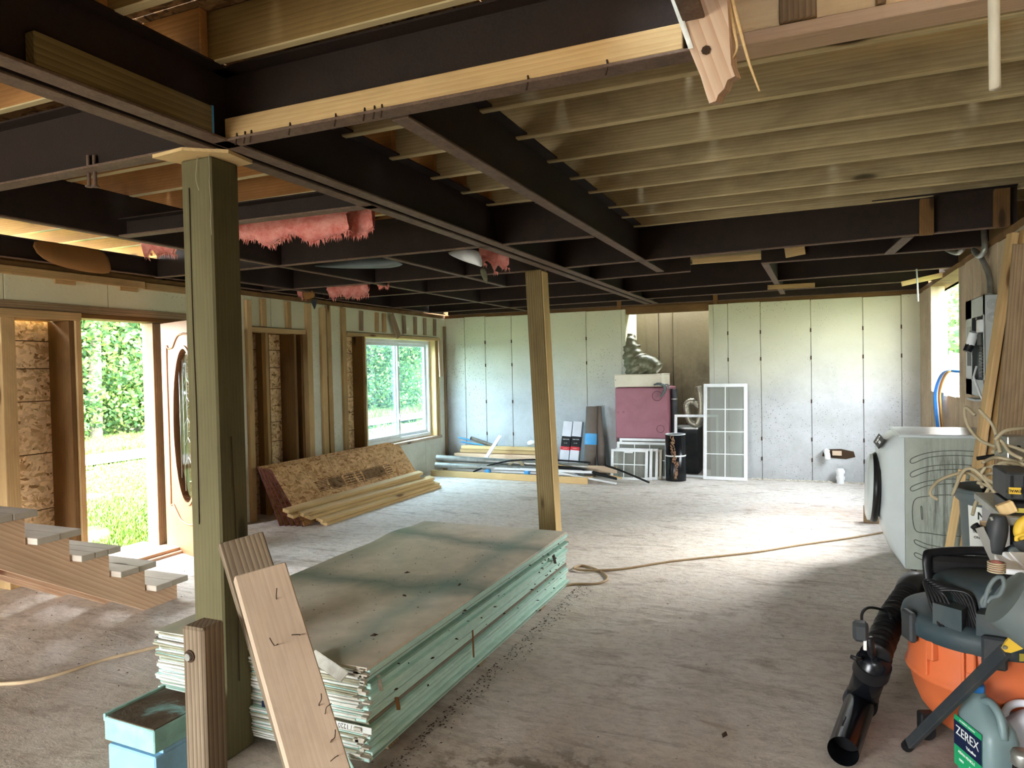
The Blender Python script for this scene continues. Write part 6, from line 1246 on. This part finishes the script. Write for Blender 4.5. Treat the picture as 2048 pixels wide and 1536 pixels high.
# ------------------------------------------------------------------ cords on the floor
cp = [(1150, 1140), (1185, 1139), (1212, 1152), (1214, 1163), (1190, 1167), (1150, 1168)]
pipe('tan extension cord stretched from the washer to a loop by the drywall stack', [PZ(1110, 1175, .008), PZ(1150, 1168, .008), PZ(1195, 1167, .008), PZ(1215, 1157, .008), PZ(1200, 1142, .008), PZ(1165, 1131, .008), PZ(1148, 1137, .014), PZ(1180, 1141, .014), PZ(1250, 1137, .008), PZ(1340, 1123, .008), PZ(1450, 1111, .008), PZ(1520, 1103, .008), PZ(1600, 1090, .008), PZ(1700, 1076, .008), PZ(1770, 1064, .008), PZ(1800, 1060, .008)], .0085, 'cord', 'cord', 'extension_cord', n=8, sub=8)
pipe('thin cable on the floor left, running under the drywall stack', [PZ(-60, 1372, .007), PZ(0, 1368, .007), PZ(60, 1363, .007), PZ(130, 1345, .007), PZ(200, 1322, .007), PZ(262, 1306, .007), PZ(330, 1290, .007)], .010, 'cord', 'cord', 'extension_cord', n=8, sub=6)
# ================================================================== OUTDOORS
random.seed(99)
def leaf_mesh(n, rx, ry, rz, size, seed, hollow=.35):
    rnd = random.Random(seed); vs = []; fs = []
    for i in range(n):
        while True:
            p = V((rnd.uniform(-1, 1), rnd.uniform(-1, 1), rnd.uniform(-1, 1)))
            l = p.length
            if hollow < l < 1 and noise.noise(p*2.2+V((seed, 0, 0))) > -.22: break
        c = V((p.x*rx, p.y*ry, p.z*rz)); s_ = size*rnd.uniform(.6, 1.3); a = Quaternion((rnd.gauss(0, 1), rnd.gauss(0, 1), rnd.gauss(0, 1), rnd.gauss(0, 1)))
        a.normalize(); b = len(vs)
        for q in ((-.5, 0, 0), (0, -.32, .05), (.6, 0, 0), (0, .32, .05)): vs.append(c+a @ (V(q)*s_))
        fs.append((b, b+1, b+2, b+3))
    return mesh(vs, fs, mats=['leaf'])
LM = [leaf_mesh(7000, 2.3, 2.3, 2.8, .15, k) for k in range(3)]; SM = [leaf_mesh(4200, 1.5, 1.5, 1.0, .10, 10+k, .2) for k in range(3)]
def trunk_mesh(h, r, seed):
    mb = MB(); rnd = random.Random(seed); mb.tube([(0, 0, -.2), (rnd.uniform(-.1, .1), 0, h*.35), (rnd.uniform(-.2, .2), rnd.uniform(-.2, .2), h*.7), (rnd.uniform(-.3, .3), 0, h)], r, 8, rr=lambda u: r*(1.15-.7*u))
    for i in range(9):
        z = h*rnd.uniform(.18, .8); a = rnd.uniform(0, 6.28); l_ = rnd.uniform(.7, 1.8); mb.tube([(0, 0, z), (l_*.5*math.cos(a), l_*.5*math.sin(a), z+.15), (l_*math.cos(a), l_*math.sin(a), z+.35+rnd.uniform(-.2, .5))], .02, 5, rr=lambda u: .028*(1-.7*u))
    return mb.mesh(['bark'])
TM = [trunk_mesh(7.5, .15, k) for k in range(3)]
def tree(x, y, k, s_=1.0, label=None, rz=0, z=-.16, crowns=3):
    if label is None: label = 'leafy tree across the driveway, its crown filling the doorway view' if y < 18 else 'leafy tree across the driveway, behind the white window'
    t = thing('tree', label, 'tree', (x, y, z), 'trees across the driveway', rz=rz); Xt = Matrix.Translation((x, y, z)) @ Matrix.Rotation(rz, 4, 'Z') @ Matrix.Scale(s_, 4)
    put('trunk', TM[k % 3], None, Xt, t)
    for c in range(crowns): put('crown', LM[(k+c) % 3], None, Xt @ Matrix.Translation((.6*math.sin(c*2.4+k), .6*math.cos(c*2.4+k), 2.9+c*2.3)) @ Matrix.Rotation(c*1.3+k, 4, 'Z'), t)
def bush(x, y, k, s_=1.0, z=-.16, label=None):
    if label is None: label = 'leafy bush at the edge of the wood, seen through the doorway' if y < 18 else 'leafy bush at the edge of the wood, seen through the window'
    t = thing('bush', label, 'bush', (x, y, z), 'bushes at the edge of the wood'); put('foliage', SM[k % 3], None, Matrix.Translation((x, y, z+.75*s_)) @ Matrix.Rotation(k, 4, 'Z') @ Matrix.Scale(s_, 4), t)
tree(-18.0, 13.1, 0, 1.05, 'nearest straight-trunked tree seen through the doorway', .3)
k = 0
for (x, y, s_) in ((-20.5, 11.2, 1.1), (-20.8, 14.8, 1.1), (-22.5, 17.5, 1.1), (-24, 13.2, 1.3), (-19.5, 17.0, .95), (-26, 16.5, 1.4), (-27, 20, 1.4), (-21, 21, 1.0), (-17.5, 25.5, 1.0), (-19, 29, 1.05), (-16.6, 31.5, 1.0), (-21.5, 26, 1.2), (-23.5, 31, 1.3), (-18.5, 35.5, 1.1), (-22, 38, 1.3), (-26.5, 36, 1.4), (-28, 28, 1.4), (-19.5, 43, 1.2), (-25, 45, 1.4), (-19.5, 8.2, 1.0), (-23, 8.5, 1.2), (-20.5, 4.5, 1.0), (-30, 22, 1.5), (-29, 12, 1.5)):
    k += 1; tree(x, y, k, s_, rz=k*1.7)
for i in range(34):
    y = 8.5+i*1.05; x = -17.6-.9*math.sin(i*1.9)-(1.2 if i % 3 == 0 else 0)
    if abs(x+18) < .9 and abs(y-13.1) < .8: continue
    bush(x, y, i, random.uniform(.8, 1.35))
for i, (x, y, s_) in enumerate(((4.3, 9.2, 1.7), (4.6, 12.0, 1.8), (4.2, 6.6, 1.5), (2.0, 13.8, 1.45), (2.7, 16, 1.8), (3.6, 18, 2.0), (1.2, 16.5, 1.6), (5.5, 26, 1.6), (7.0, 30, 1.8), (3.8, 32, 1.6), (9.5, 27, 1.8), (3.2, 24, .9), (4.6, 21.5, .8))): bush(x, y, i, s_, .2, 'leafy bush outside beyond the right wall opening')  # first three bushes added to cut skylight through the opening
# grass blades seen through the door and the window
def grass(name, regs, label, seed, mat='leaf'):
    rnd = random.Random(seed); vs = []; fs = []
    for (n, x0, x1, y0f, y1f, h) in regs:
        for i in range(n):
            x = rnd.uniform(x0, x1); y = rnd.uniform(y0f(x), y1f(x))
            if -14.5 < x < -12.5: continue
            if noise.noise(V((x*.9, y*.9, 0))) < -.25: continue
            a = rnd.uniform(0, 6.28); hh = h*rnd.uniform(.4, 1.3); w_ = .012+.004*hh; b = len(vs); dx, dy = w_*math.cos(a), w_*math.sin(a); lx, ly = rnd.gauss(0, .4)*hh, rnd.gauss(0, .4)*hh
            z = -.13; vs += [(x-dx, y-dy, z), (x+dx, y+dy, z), (x+lx, y+ly, z+hh)]; fs.append((b, b+1, b+2))
    put(name, mesh(vs, fs, mats=[mat]), None, I4, None, label, 'grass', kind='stuff')
s = NT('grass_blade'); g = s.n('ShaderNodeNewGeometry'); s.col(s.ramp(g.outputs['Random Per Island'], [(0, hexc('#3f6622')), (.6, hexc('#688636')), (1, hexc('#979a5e'))])); M['grass'] = s.set(.7)
f = lambda m, c: (lambda x: -m*x+c)
grass('grass', [(26000, -12.4, -5.8, lambda x: -x*.62-.2, lambda x: -x*.84+.6, .06), (9000, -17.5, -14.6, lambda x: -x*.62, lambda x: -x*.85+.6, .16), (7000, -17.5, -14.6, lambda x: -x*1.25, lambda x: -x*1.95, .2), (9000, -12.4, -6, lambda x: -x*1.3, lambda x: -x*2, .08)], 'short green grass on both sides of the driveway', 5, 'grass')
